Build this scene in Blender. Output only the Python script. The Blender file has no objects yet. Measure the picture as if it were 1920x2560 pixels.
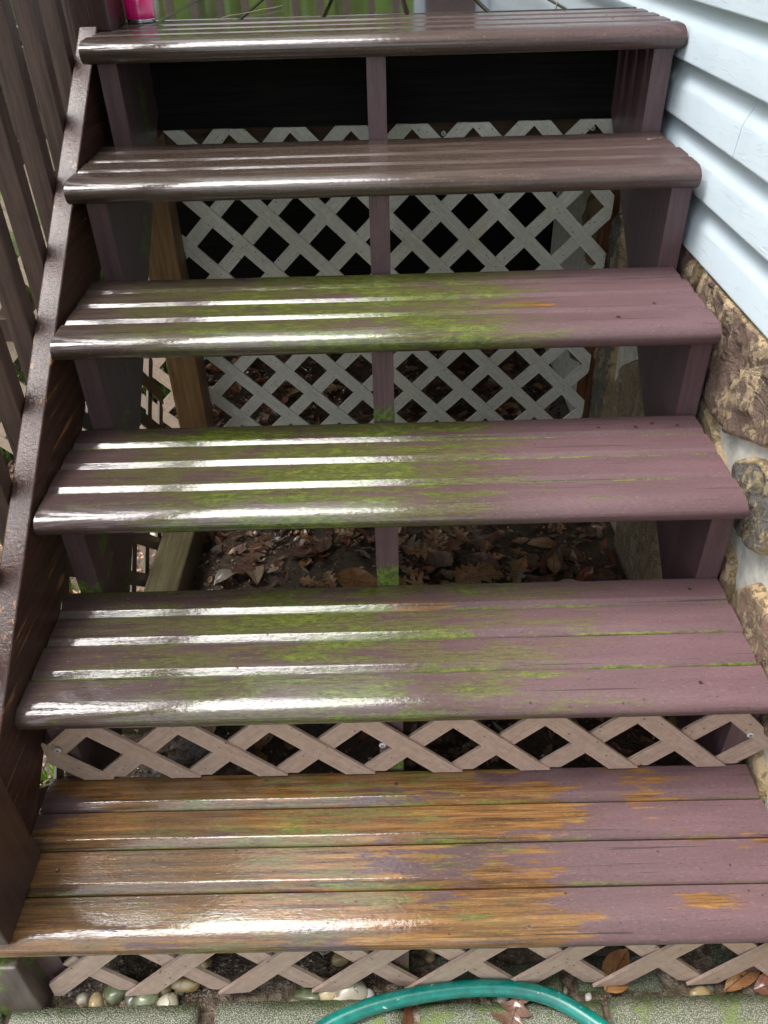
import bpy, bmesh, math, random
from mathutils import Vector, noise
R_=math.radians
scene=bpy.context.scene
COL=scene.collection
random.seed(7)

# ------------------------------------------------------------------ camera, sky, sun, exposure
cam_d=bpy.data.cameras.new('camera'); cam=bpy.data.objects.new('camera',cam_d); COL.objects.link(cam)
cam.location=(0.59988,-0.55135,1.20484); cam.rotation_euler=(0.92067,0.023473,-0.008446)
cam_d.sensor_fit='VERTICAL'; cam_d.sensor_height=36.0; cam_d.lens=36*2004.13/2560
cam_d.clip_start=0.02; cam_d.clip_end=400
scene.camera=cam
world=bpy.data.worlds.new('World'); scene.world=world; world.use_nodes=True
wn=world.node_tree; wn.nodes.clear()
sky=wn.nodes.new('ShaderNodeTexSky'); sky.sky_type='NISHITA'; sky.sun_disc=False
SUN_EL=R_(58); SUN_ROT=R_(215)
sky.sun_elevation=SUN_EL; sky.sun_rotation=SUN_ROT; sky.air_density=1.0; sky.dust_density=3.0
hs=wn.nodes.new('ShaderNodeHueSaturation'); hs.inputs['Saturation'].default_value=0.38
bg=wn.nodes.new('ShaderNodeBackground'); bg.inputs['Strength'].default_value=0.135
wo=wn.nodes.new('ShaderNodeOutputWorld')
wn.links.new(sky.outputs[0],hs.inputs['Color']); wn.links.new(hs.outputs[0],bg.inputs[0]); wn.links.new(bg.outputs[0],wo.inputs[0])
sd=bpy.data.lights.new('sun','SUN'); sd.energy=1.2; sd.angle=R_(36); sd.color=(1,0.985,0.965)
sun=bpy.data.objects.new('sun',sd); COL.objects.link(sun)
# the sun stands high to the front left of the stairs
sdir=Vector((-0.32,0.06,1.0)).normalized()
sun.rotation_euler=(-sdir).to_track_quat('-Z','Y').to_euler()
sky.sun_elevation=math.asin(sdir.z); sky.sun_rotation=math.atan2(sdir.x,sdir.y)
vs=scene.view_settings; vs.view_transform='Standard'; vs.look='None'; vs.gamma=1; vs.use_curve_mapping=False
vs.exposure=1.88
scene.render.engine='CYCLES'
scene.cycles.max_bounces=6; scene.cycles.diffuse_bounces=3; scene.cycles.glossy_bounces=3; scene.cycles.transmission_bounces=4; scene.cycles.caustics_reflective=False; scene.cycles.caustics_refractive=False

# ------------------------------------------------------------------ dimensions
RI=0.19991; GO=0.25503; DE=0.28769; TH=0.043; W=1.2
FR=[0.2623,0.5219,0.7615,1.0]
GZ=-0.225    # ground level

# ------------------------------------------------------------------ helpers
WL={}
def reg(o,loc): WL[o.name]=Vector(loc)
def tag(o,label=None,cat=None,group=None,kind=None):
    if label:o['label']=label
    if cat:o['category']=cat
    if group:o['group']=group
    if kind:o['kind']=kind
    return o
def thing(name,loc,label,cat,group=None):
    o=bpy.data.objects.new(name,None); COL.objects.link(o); o.location=loc; o.empty_display_size=.05
    reg(o,loc); tag(o,label,cat,group); return o
def mk(name,verts,faces,mat,parent=None,smooth=False,loc=None,sub=0):
    """one mesh object; verts in world coordinates"""
    vs_=[Vector(v) for v in verts]
    if loc is None:
        n=len(vs_); c=sum(vs_,Vector((0,0,0)))/n; loc=Vector((c.x,c.y,min(v.z for v in vs_)))
    loc=Vector(loc)
    me=bpy.data.meshes.new(name); me.from_pydata([tuple(v-loc) for v in vs_],[],faces)
    if smooth: me.polygons.foreach_set('use_smooth',[True]*len(me.polygons))
    me.update()
    mats=mat if isinstance(mat,(list,tuple)) else [mat]
    for m in mats: me.materials.append(m)
    o=bpy.data.objects.new(name,me); COL.objects.link(o)
    if parent: o.parent=parent; o.location=loc-WL[parent.name]
    else: o.location=loc
    reg(o,loc)
    if sub:
        md=o.modifiers.new('sub','SUBSURF'); md.levels=sub; md.render_levels=sub
    return o
def from_bm(name,bm,mat,parent=None,smooth=False,loc=None):
    bmesh.ops.recalc_face_normals(bm,faces=bm.faces)
    bm.verts.index_update()
    v=[tuple(x.co) for x in bm.verts]; f=[[q.index for q in p.verts] for p in bm.faces]
    bm.free()
    return mk(name,v,f,mat,parent,smooth,loc)
def box(name,x0,x1,y0,y1,z0,z1,mat,parent=None,bev=0.002,jit=0,seed=0):
    bm=bmesh.new(); bmesh.ops.create_cube(bm,size=1)
    for v in bm.verts: v.co=Vector((x0+(v.co.x+.5)*(x1-x0),y0+(v.co.y+.5)*(y1-y0),z0+(v.co.z+.5)*(z1-z0)))
    if bev: bmesh.ops.bevel(bm,geom=list(bm.edges),offset=bev,segments=2,profile=0.5,affect='EDGES')
    return from_bm(name,bm,mat,parent)
def prism(name,poly,axis,a0,a1,mat,parent=None,bev=0.0,smooth=False):
    """extrude a 2D polygon along an axis. axis 0: poly=(y,z); axis 1: poly=(x,z); axis 2: poly=(x,y)"""
    def P(p,a):
        if axis==0:return (a,p[0],p[1])
        if axis==1:return (p[0],a,p[1])
        return (p[0],p[1],a)
    bm=bmesh.new()
    A=[bm.verts.new(P(p,a0)) for p in poly]; B=[bm.verts.new(P(p,a1)) for p in poly]
    n=len(poly)
    bm.faces.new(A); bm.faces.new(B[::-1])
    for i in range(n): bm.faces.new([A[i],A[(i+1)%n],B[(i+1)%n],B[i]])
    bmesh.ops.recalc_face_normals(bm,faces=bm.faces)
    if bev: bmesh.ops.bevel(bm,geom=list(bm.edges),offset=bev,segments=2,profile=0.5,affect='EDGES')
    return from_bm(name,bm,mat,parent,smooth)
def tube(name,pts,rad,mat,parent=None,seg=12,loc=None):
    pts=[Vector(p) for p in pts]; V=[];F=[]
    for i,p in enumerate(pts):
        t=(pts[min(i+1,len(pts)-1)]-pts[max(i-1,0)]).normalized()
        up=Vector((0,0,1)) if abs(t.z)<.9 else Vector((1,0,0))
        s=t.cross(up).normalized(); u=s.cross(t)
        r=rad[i] if isinstance(rad,(list,tuple)) else rad
        for k in range(seg):
            a=2*math.pi*k/seg; V.append(p+(s*math.cos(a)+u*math.sin(a))*r)
    for i in range(len(pts)-1):
        for k in range(seg):
            a=i*seg+k;b=i*seg+(k+1)%seg
            F.append((a,b,b+seg,a+seg))
    F.append(tuple(range(seg))[::-1]); F.append(tuple((len(pts)-1)*seg+k for k in range(seg)))
    return mk(name,V,F,mat,parent,True,loc)
def lathe(name,prof,c,mat,parent=None,seg=32):
    V=[];F=[];n=len(prof)
    for r,z in prof:
        for k in range(seg):
            a=2*math.pi*k/seg; V.append((c[0]+r*math.cos(a),c[1]+r*math.sin(a),c[2]+z))
    for i in range(n-1):
        for k in range(seg):
            a=i*seg+k;b=i*seg+(k+1)%seg; F.append((a,b,b+seg,a+seg))
    if prof[0][0]>1e-5: F.append(tuple(range(seg))[::-1])
    if prof[-1][0]>1e-5: F.append(tuple((n-1)*seg+k for k in range(seg)))
    return mk(name,V,F,mat,parent,True)

# ------------------------------------------------------------------ node helper
class NT:
    def __init__(s,name):
        s.m=bpy.data.materials.new(name); s.m.use_nodes=True; s.t=s.m.node_tree; s.t.nodes.clear()
        s.out=s.t.nodes.new('ShaderNodeOutputMaterial'); s.b=s.t.nodes.new('ShaderNodeBsdfPrincipled')
        s.t.links.new(s.b.outputs[0],s.out.inputs[0])
    def n(s,typ,**kw):
        o=s.t.nodes.new(typ)
        for k,v in kw.items(): setattr(o,k,v)
        return o
    def L(s,a,b): s.t.links.new(a,b)
    def val(s,inp,v):
        if hasattr(v,'is_linked') or isinstance(v,bpy.types.NodeSocket): s.L(v,inp)
        else: inp.default_value=v
    def pos(s): 
        g=s.n('ShaderNodeNewGeometry'); return g.outputs['Position']
    def objc(s):
        g=s.n('ShaderNodeTexCoord'); return g.outputs['Object']
    def mapv(s,v,sc,loc=(0,0,0),rot=(0,0,0)):
        m=s.n('ShaderNodeMapping'); s.L(v,m.inputs[0]); m.inputs['Location'].default_value=loc; m.inputs['Rotation'].default_value=rot; m.inputs['Scale'].default_value=sc
        return m.outputs[0]
    def noise(s,v,scale,detail=4,rough=.55,dist=0,col=False):
        o=s.n('ShaderNodeTexNoise'); s.L(v,o.inputs['Vector']); o.inputs['Scale'].default_value=scale; o.inputs['Detail'].default_value=detail
        o.inputs['Roughness'].default_value=rough; o.inputs['Distortion'].default_value=dist
        return o.outputs['Color' if col else 'Fac']
    def math(s,op,a,b=0.0,c=None,clamp=False):
        o=s.n('ShaderNodeMath',operation=op); o.use_clamp=clamp
        s.val(o.inputs[0],a); s.val(o.inputs[1],b)
        if c is not None: s.val(o.inputs[2],c)
        return o.outputs[0]
    def rng(s,v,a,b,c=0.0,d=1.0,smooth=True):
        o=s.n('ShaderNodeMapRange'); o.interpolation_type='SMOOTHSTEP' if smooth else 'LINEAR'
        s.val(o.inputs[0],v); s.val(o.inputs[1],a); s.val(o.inputs[2],b); s.val(o.inputs[3],c); s.val(o.inputs[4],d)
        return o.outputs[0]
    def ramp(s,v,stops,interp='LINEAR'):
        o=s.n('ShaderNodeValToRGB'); s.L(v,o.inputs[0]); cr=o.color_ramp; cr.interpolation=interp
        while len(cr.elements)>1: cr.elements.remove(cr.elements[-1])
        for i,(p,c) in enumerate(stops):
            e=cr.elements[0] if i==0 else cr.elements.new(p)
            e.position=p
            e.color=(c,c,c,1) if not isinstance(c,(tuple,list)) else (c[0],c[1],c[2],1)
        return o.outputs[0]
    def mix(s,f,a,b,blend='MIX'):
        o=s.n('ShaderNodeMix',data_type='RGBA',blend_type=blend)
        s.val(o.inputs[0],f)
        for i,v in ((6,a),(7,b)):
            if isinstance(v,(tuple,list)): o.inputs[i].default_value=(v[0],v[1],v[2],1)
            else: s.L(v,o.inputs[i])
        return o.outputs[2]
    def sep(s,v):
        o=s.n('ShaderNodeSeparateXYZ'); s.L(v,o.inputs[0]); return o.outputs
    def bump(s,h,strength=.3,dist=.002,prev=None):
        o=s.n('ShaderNodeBump'); o.inputs['Strength'].default_value=strength; o.inputs['Distance'].default_value=dist
        s.L(h,o.inputs['Height'])
        if prev is not None: s.L(prev,o.inputs['Normal'])
        return o.outputs[0]
    def done(s,col,rough,nrm=None,coat=None,coatr=.05,metal=0,spec=None,coatn=None):
        if isinstance(col,(tuple,list)): s.b.inputs['Base Color'].default_value=(col[0],col[1],col[2],1)
        else: s.L(col,s.b.inputs['Base Color'])
        s.val(s.b.inputs['Roughness'],rough); s.val(s.b.inputs['Metallic'],metal)
        if nrm is not None: s.L(nrm,s.b.inputs['Normal'])
        if coat is not None:
            s.val(s.b.inputs['Coat Weight'],coat); s.val(s.b.inputs['Coat Roughness'],coatr)
            if coatn is not None: s.L(coatn,s.b.inputs['Coat Normal'])
        if spec is not None: s.val(s.b.inputs['Specular IOR Level'],spec)
        return s.m

PLUM=(0.142,0.079,0.086); PLUMD=(0.088,0.050,0.052); BRN=(0.058,0.036,0.026)
def tread_mat(i,wood,moss,wet,brown,seed,mossy=1.0,groove=0.5,patches=()):
    m=NT('tread_paint'); P=m.pos(); X,Y,Z=m.sep(P)[:3]
    xn=m.rng(X,0.0,1.2,0,1,False)
    Ps=m.mapv(P,(1,1,1),(seed*3.1,seed*1.7,0))
    Pg=m.mapv(P,(2.6,30,30),(seed,seed*2,0))
    grain=m.noise(Pg,3.2,5,.62,.0)
    fine=m.noise(m.mapv(P,(9,70,70)),4,4,.65)
    blot=m.noise(m.mapv(Ps,(.7,5,5)),5.0,6,.66,.0)
    blot2=m.noise(m.mapv(Ps,(.8,5.0,5.0),(5,2,1)),8.0,6,.70,.0)
    # bare wood colour with grain figure
    wv=m.n('ShaderNodeTexWave',wave_type='BANDS',bands_direction='Y'); m.L(m.mapv(P,(1.6,8,8),(seed,0.3*seed,0)),wv.inputs[0])
    wv.inputs['Scale'].default_value=2.2; wv.inputs['Distortion'].default_value=7; wv.inputs['Detail'].default_value=4; wv.inputs['Detail Scale'].default_value=.45; wv.inputs['Detail Roughness'].default_value=.6
    wc=m.ramp(m.math('ADD',m.math('ADD',m.math('MULTIPLY',wv.outputs['Fac'],.07),m.math('MULTIPLY',m.noise(m.mapv(P,(2.0,60,60),(seed,9,0)),2.6,6,.80,.6),.84)),m.math('MULTIPLY',blot,.22)),[(.43,(.040,.017,.007)),(.51,(.105,.046,.013)),(.59,(.185,.085,.022)),(.73,(.33,.18,.060))])
    tone=m.noise(Ps,3.5,3,.5)
    wc=m.mix(m.rng(tone,.48,.66,0,.55),wc,(.105,.068,.036))
    # paint
    pc=m.mix(m.rng(blot,.35,.7),tuple(c*.86 for c in PLUM),tuple(c*1.1 for c in PLUM))
    bm_=m.math('MULTIPLY',m.ramp(xn,brown),m.rng(blot,.25,.55,.75,1.0))
    pc=m.mix(bm_,pc,m.mix(m.rng(grain,.3,.7),BRN,(.12,.085,.066)))
    # peeled areas: combine streaky noise and bias
    nn=m.math('ADD',m.math('ADD',m.math('MULTIPLY',grain,.36),m.math('MULTIPLY',blot,.50)),m.math('MULTIPLY',fine,.24))
    pat=m.noise(m.mapv(P,(1.0,2.6,1),(seed*2,seed,0)),4.2,3,.6)
    wb=m.math('ADD',m.ramp(xn,wood),m.math('MULTIPLY',m.math('SUBTRACT',pat,.5),2.0 if i==0 else .6))
    wmask=m.rng(nn,m.math('SUBTRACT',.79,m.math('MULTIPLY',wb,.50)),m.math('SUBTRACT',.87,m.math('MULTIPLY',wb,.50)))
    for (px,py,rx,ry) in patches:
        dx=m.math('DIVIDE',m.math('SUBTRACT',X,px),rx); dy=m.math('DIVIDE',m.math('SUBTRACT',Y,py),ry)
        d=m.math('ADD',m.math('MULTIPLY',dx,dx),m.math('MULTIPLY',dy,dy))
        d=m.math('ADD',d,m.math('MULTIPLY',m.math('SUBTRACT',grain,.5),2.2))
        wmask=m.math('MAXIMUM',wmask,m.rng(d,.9,.6))
    col=m.mix(wmask,pc,wc)
    # moss and algae film
    ms=m.math('MULTIPLY',m.ramp(xn,moss),m.rng(m.noise(m.mapv(P,(1.6,6,1),(seed*5,seed*3,0)),3.6,4,.65),.34,.58,.42,1.08))
    mn=m.math('ADD',m.math('MULTIPLY',blot2,.6),m.math('MULTIPLY',grain,.42))
    film=m.rng(mn,m.math('SUBTRACT',.66,m.math('MULTIPLY',ms,.34)),m.math('SUBTRACT',.76,m.math('MULTIPLY',ms,.34)))
    thick=m.rng(m.math('ADD',m.math('MULTIPLY',blot,.6),m.math('MULTIPLY',fine,.42)),m.math('SUBTRACT',.67,m.math('MULTIPLY',ms,.20)),m.math('SUBTRACT',.74,m.math('MULTIPLY',ms,.20)))
    gdepth=m.rng(m.math('SUBTRACT',Z,i*RI),-.0056,-.0036,1,0) 
    topz=m.rng(m.math('SUBTRACT',Z,i*RI),-.017,-.011)
    gm=m.math('MULTIPLY',m.math('MULTIPLY',gdepth,topz),m.math('MULTIPLY',groove,m.math('MULTIPLY',m.rng(blot2,.44,.62),m.rng(m.math('SUBTRACT',Y,i*GO),.06,.07))))
    mc=m.mix(m.rng(m.noise(m.mapv(P,(.5,1,1)),90,5,.8),.38,.62),(.048,.074,.009),(.205,.245,.026))
    mc=m.mix(m.rng(fine,.45,.62,0,.6),mc,(.070,.105,.018))
    col=m.mix(m.math('MULTIPLY',film,.78*mossy),col,m.mix(m.rng(fine,.35,.6),(.072,.066,.020),(.135,.130,.040)))
    mk_=m.math('MAXIMUM',m.math('MULTIPLY',thick,.92*mossy),gm)
    col=m.mix(mk_,col,mc)
    # dirt specks and end darkening by stain
    sp=m.n('ShaderNodeTexVoronoi'); m.L(m.mapv(P,(1,1,1)),sp.inputs['Vector']); sp.inputs['Scale'].default_value=42; sp.inputs['Randomness'].default_value=1
    spd=m.math('MULTIPLY',m.rng(sp.outputs['Distance'],.055,.03),m.rng(m.noise(P,9,2),.58,.66))
    col=m.mix(spd,col,(.02,.016,.012))
    col=m.mix(m.math('MULTIPLY',m.ramp(xn,wet),m.math('SUBTRACT',.42,m.math('MULTIPLY',wmask,.25))),col,(.012,.008,.005))
    mot=m.noise(m.mapv(P,(40,120,120)),3,4,.7); col=m.mix(m.rng(mot,.30,.46,.45,0),col,(.02,.013,.010)); col=m.mix(m.rng(mot,.58,.75,0,.22),col,(.5,.42,.36))
    # bumps
    crk=m.rng(m.noise(m.mapv(P,(1.2,60,60),(seed,0,0)),3.0,3,.5),.30,.36)
    h=m.math('ADD',m.math('MULTIPLY',grain,.55),m.math('MULTIPLY',fine,.25))
    col=m.mix(m.math('MULTIPLY',m.math('SUBTRACT',1,crk),.7),col,(.025,.018,.014))
    nb=m.bump(h,.55,.0016)
    wr=m.ramp(xn,wet)
    # water film: smooth where puddled, ripply where beading
    bead=m.noise(m.mapv(P,(34,50,50)),2.4,2,.55)
    ch=m.math('ADD',m.math('MULTIPLY',bead,.25),m.math('MULTIPLY',h,.55))
    cn=m.bump(ch,.8,.0014)
    wetp=m.math('MULTIPLY',wr,m.math('MULTIPLY',m.rng(m.math('ADD',blot2,m.math('MULTIPLY',wr,.25)),.56,.64,.35,1),m.rng(mot,.34,.44,.35,1)))
    rough=.52
    return m.done(col,rough,nb,coat=wetp,coatr=m.rng(wr,0,1,.22,.025,False),coatn=cn,spec=m.rng(wr,0,1,.4,.12,False)) if not m.b.inputs['Coat IOR'].__setattr__('default_value',1.53) else None

W_=lambda *a:list(a)
# index 0 = lowest tread ... 5 = top tread
TM=[
 tread_mat(0,[(0,.72),(.08,.86),(.42,.86),(.55,.68),(.72,.54),(.86,.40),(1,.28)],[(0,.1),(.18,.5),(.5,.6),(.68,.3),(1,.1)],[(0,1),(.6,.9),(.8,.45),(1,.15)],[(0,.3),(.5,.3),(1,.0)],1,.9,.45),
 tread_mat(1,[(0,.18),(.3,.15),(.55,.2),(.7,.12),(1,0)],[(0,.3),(.15,.85),(.45,1.0),(.62,.75),(.78,.5),(.9,.15),(1,0)],[(0,1),(.55,.9),(.72,.4),(1,.1)],[(0,.55),(.4,.75),(.6,.3),(.8,.12),(1,0)],2,.85,1.0,patches=((.50,GO+.232,.22,.010),(.62,GO+.236,.10,.012))),
 tread_mat(2,[(0,.12),(.5,.15),(.7,.16),(.8,.05),(1,0)],[(0,.2),(.07,.5),(.2,.95),(.5,1),(.6,.8),(.68,.48),(.85,.2),(.95,.0),(1,0)],[(0,1),(.6,.95),(.75,.5),(1,.12)],[(0,.45),(.3,.6),(.6,.35),(.75,.1),(1,0)],3,1.0,1.0),
 tread_mat(3,[(0,.35),(.1,.25),(.3,.1),(.8,.1),(1,.0)],[(0,.2),(.1,.65),(.25,1.1),(.55,1.15),(.66,.85),(.8,.3),(.9,0),(1,0)],[(0,1),(.55,1),(.75,.6),(1,.15)],[(0,.85),(.3,.7),(.6,.35),(.8,.1),(1,0)],4,.9,.5,patches=((.855,3*GO+.110,.065,.016),)),
 tread_mat(4,[(0,.1),(1,.0)],[(0,0),(1,0)],[(0,1),(.55,1),(.8,.8),(1,.5)],[(0,1),(.6,1),(.8,.75),(1,.6)],5,.4,0.0),  # strong brown here paints the reflected dark green into the tread colour
 tread_mat(5,[(0,.1),(1,.0)],[(0,0),(1,0)],[(0,1),(.55,1),(.8,.85),(1,.65)],[(0,1),(.5,.9),(.7,.6),(1,.35)],6,.4,0.0)]

def wood_paint(name,c1_,c2_,rough=.4,coat=0,axis='z',moss=0,chip=0.0,coatr=.1,bs=.5,crack=.6,brushed=1.0):
    m=NT(name); P=m.pos()
    sc={'x':(1.5,30,30),'y':(30,1.5,30),'z':(30,30,1.5),'s':(30,30,30)}[axis]
    if axis=='s': P2=m.mapv(P,(30,1.2,30),rot=(-math.atan(.65),0,0))
    else: P2=m.mapv(P,sc)
    g=m.noise(P2,3,6,.6,.3); bl=m.noise(P,6,5,.6); f=m.noise(P,120,3,.6)
    c=m.mix(m.rng(g,.3,.7),c1_,c2_)
    c=m.mix(m.rng(bl,.5,.75,0,.5),c,tuple(x*.62 for x in c1_))
    if chip:
        cm=m.rng(m.math('ADD',m.math('MULTIPLY',g,.6),m.math('MULTIPLY',bl,.45)),.68-chip,.71-chip)
        c=m.mix(cm,c,m.mix(m.rng(g,.3,.7),(.12,.045,.014),(.26,.12,.04)))
    if moss:
        Xs=m.rng(m.noise(P,7,5,.65),.66-moss,.74-moss)
        c=m.mix(Xs,c,m.mix(m.rng(f,.4,.6),(.05,.085,.012),(.14,.20,.03)))
    if name=='centre_stringer_paint':
        X,Y,Z=m.sep(P)[:3]; fz=m.math('FRACT',m.math('DIVIDE',Z,RI)); up=m.rng(Z,.45,.40)
        mm=m.math('MULTIPLY',m.rng(m.math('ADD',fz,m.math('MULTIPLY',m.math('SUBTRACT',m.noise(m.mapv(P,(60,1,14)),3,4,.6),.5),.35)),.26,.16),up)
        c=m.mix(m.math('MULTIPLY',mm,.85),c,m.mix(m.rng(f,.4,.6),(.05,.095,.012),(.15,.22,.03)))
    ckn=m.noise(m.mapv(P2,(1,1,1),(3,1,7)),1.3,2,.5); ck=m.rng(m.math('ABSOLUTE',m.math('SUBTRACT',ckn,.42)),.002,.010)
    if name!='baluster_paint': crack=0
    c=m.mix(m.math('MULTIPLY',m.math('SUBTRACT',1,ck),crack),c,tuple(x*.25 for x in c1_))
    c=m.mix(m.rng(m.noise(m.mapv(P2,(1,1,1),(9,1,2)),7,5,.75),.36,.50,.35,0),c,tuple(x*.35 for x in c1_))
    h=m.math('ADD',m.math('ADD',m.math('MULTIPLY',g,.6*brushed),m.math('MULTIPLY',f,.18)),m.math('MULTIPLY',ck,.5 if name=='baluster_paint' else 0.0))
    nb=m.bump(h,bs,.0016)
    return m.done(c,rough,nb,coat=coat,coatr=coatr,coatn=m.bump(m.math('ADD',h,m.math('MULTIPLY',m.noise(P,150,4,.7),1.5)),.7 if axis=='s' else (.05 if name=='deck_wet' else .4),.0014) if coat else None,spec=(.08 if name=='under_deck_shade' else .15 if coat>.45 and name!='deck_wet' else .4))
M_string=wood_paint('stringer_paint',(.098,.054,.060),(.130,.074,.082),.4,.2,'z',0,0,.2,.7,.15)
M_string_m=wood_paint('stringer_mossy',(.082,.048,.050),(.115,.068,.070),.4,.2,'z',.10,0,.2,.7,.15)
M_skirt=wood_paint('skirt_wet_paint',(.034,.013,.010),(.070,.027,.018),.5,.55,'s',0,.05,.03,1.0,.35)
M_bal=wood_paint('baluster_paint',(.050,.027,.022),(.102,.058,.047),.5,.08,'z',0,0,.25,.8,.85)
M_newel=wood_paint('newel_paint',(.040,.020,.018),(.062,.033,.030),.35,.5,'z',0,.0,.15,.5,.2)
M_rim=wood_paint('rim_paint',(.055,.038,.034),(.10,.066,.058),.5,.1,'x',0,0,.2,.5,.2)
M_under_shade=wood_paint('under_deck_shade',(.008,.007,.007),(.016,.013,.012),.6,.0,'x',0,0,.2,.4,.2)  # near-black rim tone, shade under the deck painted into the colour
M_pt=wood_paint('treated_wood',(.15,.075,.026),(.27,.15,.06),.5,.15,'z',0,0,.3,.5,.5)
M_pt2=wood_paint('treated_wood_grainy',(.095,.028,.012),(.26,.11,.042),.45,.3,'z',0,0,.2,.9,.8)
M_beam=wood_paint('beam_wood',(.075,.040,.022),(.15,.085,.045),.6,.0,'x',0,0,.2,.5,.3)
M_timber=wood_paint('timber_algae',(.085,.072,.034),(.15,.13,.07),.35,.8,'y',.0,0,.08,.7,.4)
M_stub=wood_paint('post_mossy',(.085,.060,.056),(.12,.088,.080),.45,.3,'z',.14,0,.2,.6,.2)
M_deck=wood_paint('deck_wet',(.036,.026,.022),(.060,.044,.038),.22,1.0,'y',0,0,.015,.05,.2)

M_string_c=wood_paint('centre_stringer_paint',(.098,.054,.060),(.130,.074,.082),.4,.2,'z',0,0,.2,.7,.15)
def lattice_mat(name,c1_,c2_,tone=.9):
    m=NT(name); O=m.objc(); P=m.pos()
    g=m.noise(m.mapv(P,(9,9,9)),9,5,.6,.4); f=m.noise(P,260,2,.6)
    gr=m.noise(m.mapv(O,(3,60,120)),4,3,.5)
    c=m.mix(m.rng(g,.3,.7),c1_,c2_)
    st=m.rng(m.noise(P,5,4,.6),.56,.72,0,.45); c=m.mix(st,c,(c1_[0]*.95,c1_[1]*.78,c1_[2]*.45))
    v=m.n('ShaderNodeTexVoronoi'); m.L(P,v.inputs['Vector']); v.inputs['Scale'].default_value=75
    c=m.mix(m.rng(gr,.42,.58,.30,0),c,tuple(x*.72 for x in c1_))
    d=m.math('MULTIPLY',m.rng(v.outputs['Distance'],.15,.10),m.rng(m.noise(P,14,2),.45,.55))
    c=m.mix(d,c,(.03,.024,.018))
    return m.done(c,.42,m.bump(m.math('ADD',m.math('MULTIPLY',gr,1.2),m.math('MULTIPLY',f,.2)),.6,.0012),coat=.1,coatr=.3)
M_lat_tan=lattice_mat('lattice_tan',(.42,.295,.235),(.52,.375,.30))
M_lat_sun=lattice_mat('lattice_sunlit_tint',(.56,.42,.31),(.66,.51,.39))  # tan lattice lightened, sunlight painted into its colour
M_lat_shade=lattice_mat('lattice_shade_grey',(.72,.69,.58),(.84,.81,.70))  # same lattice turned grey, under-deck shade put into its colour
M_lat_dark=lattice_mat('lattice_brown',(.060,.050,.038),(.10,.082,.062))

def stone_mat(name,base,hi,vein,sc=1.0,streak=(4,1,1)):
    m=NT(name); P=m.pos()
    a=m.noise(m.mapv(P,(1,1.5,.8)),10*sc,8,.72,.25); b=m.noise(P,42*sc,6,.7,.2); f=m.noise(P,190,3,.6)
    fl=m.rng(m.math('ADD',m.math('MULTIPLY',a,.62),m.math('MULTIPLY',b,.42)),.505,.56)
    c=m.mix(m.rng(b,.3,.7),tuple(x*.8 for x in base),base)
    c=m.mix(fl,c,m.mix(m.rng(b,.35,.65),hi,tuple(x*.72 for x in hi)))
    c=m.mix(m.rng(m.noise(m.mapv(P,(1,1,1),(4,4,4)),14,5,.6),.60,.68,0,.8),c,vein)
    at=m.n('ShaderNodeAttribute'); at.attribute_name='rim'
    c=m.mix(m.math('MULTIPLY',m.rng(m.math('ADD',at.outputs['Fac'],m.math('MULTIPLY',m.math('SUBTRACT',b,.5),.8)),.35,.75),.8),c,(.46,.33,.17))
    h=m.math('ADD',m.math('ADD',m.math('MULTIPLY',a,1.2),m.math('MULTIPLY',b,.9)),m.math('ADD',m.math('MULTIPLY',f,.16),m.math('MULTIPLY',fl,.35)))
    return m.done(c,.55,m.bump(h,1.0,.010),coat=.15,coatr=.3)
M_st_brown=stone_mat('stone_brown',(.20,.130,.098),(.50,.37,.23),(.15,.085,.05))
M_st_tan=stone_mat('stone_tan',(.38,.28,.17),(.50,.40,.26),(.19,.10,.05))
M_st_grey=stone_mat('stone_grey',(.15,.14,.12),(.38,.30,.18),(.05,.05,.05))
M_st_red=stone_mat('stone_redbrown',(.26,.165,.115),(.42,.31,.19),(.12,.07,.045))
def simple(name,c1_,c2_,rough,sc=12,bs=.4,bd=.003,coat=None,coatr=.1,metal=0,sc2=120):
    m=NT(name); P=m.pos(); a=m.noise(P,sc,5,.6); b=m.noise(P,sc2,3,.6)
    c=m.mix(m.rng(a,.32,.68),c1_,c2_)
    return m.done(c,rough,m.bump(m.math('ADD',a,m.math('MULTIPLY',b,.3)),bs,bd),coat=coat,coatr=coatr,metal=metal)
M_mortar=simple('mortar',(.52,.51,.45),(.70,.68,.60),.75,34,.9,.004)
def siding_mat():
    m=NT('vinyl_siding'); P=m.pos(); X,Y,Z=m.sep(P)[:3]
    g=m.noise(m.mapv(P,(10,3.0,30)),2.0,2,.45,1.6)
    ln=m.math('ABSOLUTE',m.math('SUBTRACT',m.math('FRACT',m.math('MULTIPLY',g,3.6)),.5))
    e=m.rng(ln,.0,.05,1,0)
    fac=m.math('FRACT',m.math('DIVIDE',m.math('SUBTRACT',Z,.632),.1017))
    low=m.rng(fac,.60,.52)
    c=m.mix(m.rng(m.noise(P,3,3),.3,.7),(.50,.585,.635),(.575,.655,.70))
    lap_dark=m.math('MULTIPLY',m.rng(fac,.93,.99),m.rng(m.noise(m.mapv(P,(1,6,1)),8,4),.3,.7,.2,.8))  # darker towards the top of each course, broken up by noise
    c=m.mix(m.math('MULTIPLY',lap_dark,.5),c,(.20,.22,.17))
    v=m.n('ShaderNodeTexVoronoi'); m.L(m.mapv(P,(1,1,.45)),v.inputs['Vector']); v.inputs['Scale'].default_value=16
    c=m.mix(m.rng(v.outputs['Distance'],.05,.035),c,(.12,.13,.11))
    h=m.math('MULTIPLY',m.math('MULTIPLY',e,low),.5)
    h=m.math('ADD',h,m.math('MULTIPLY',m.noise(m.mapv(P,(1,8,40)),6,3),.12))
    return m.done(c,.36,m.bump(h,.55,.0018),coat=.2,coatr=.25)
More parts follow.
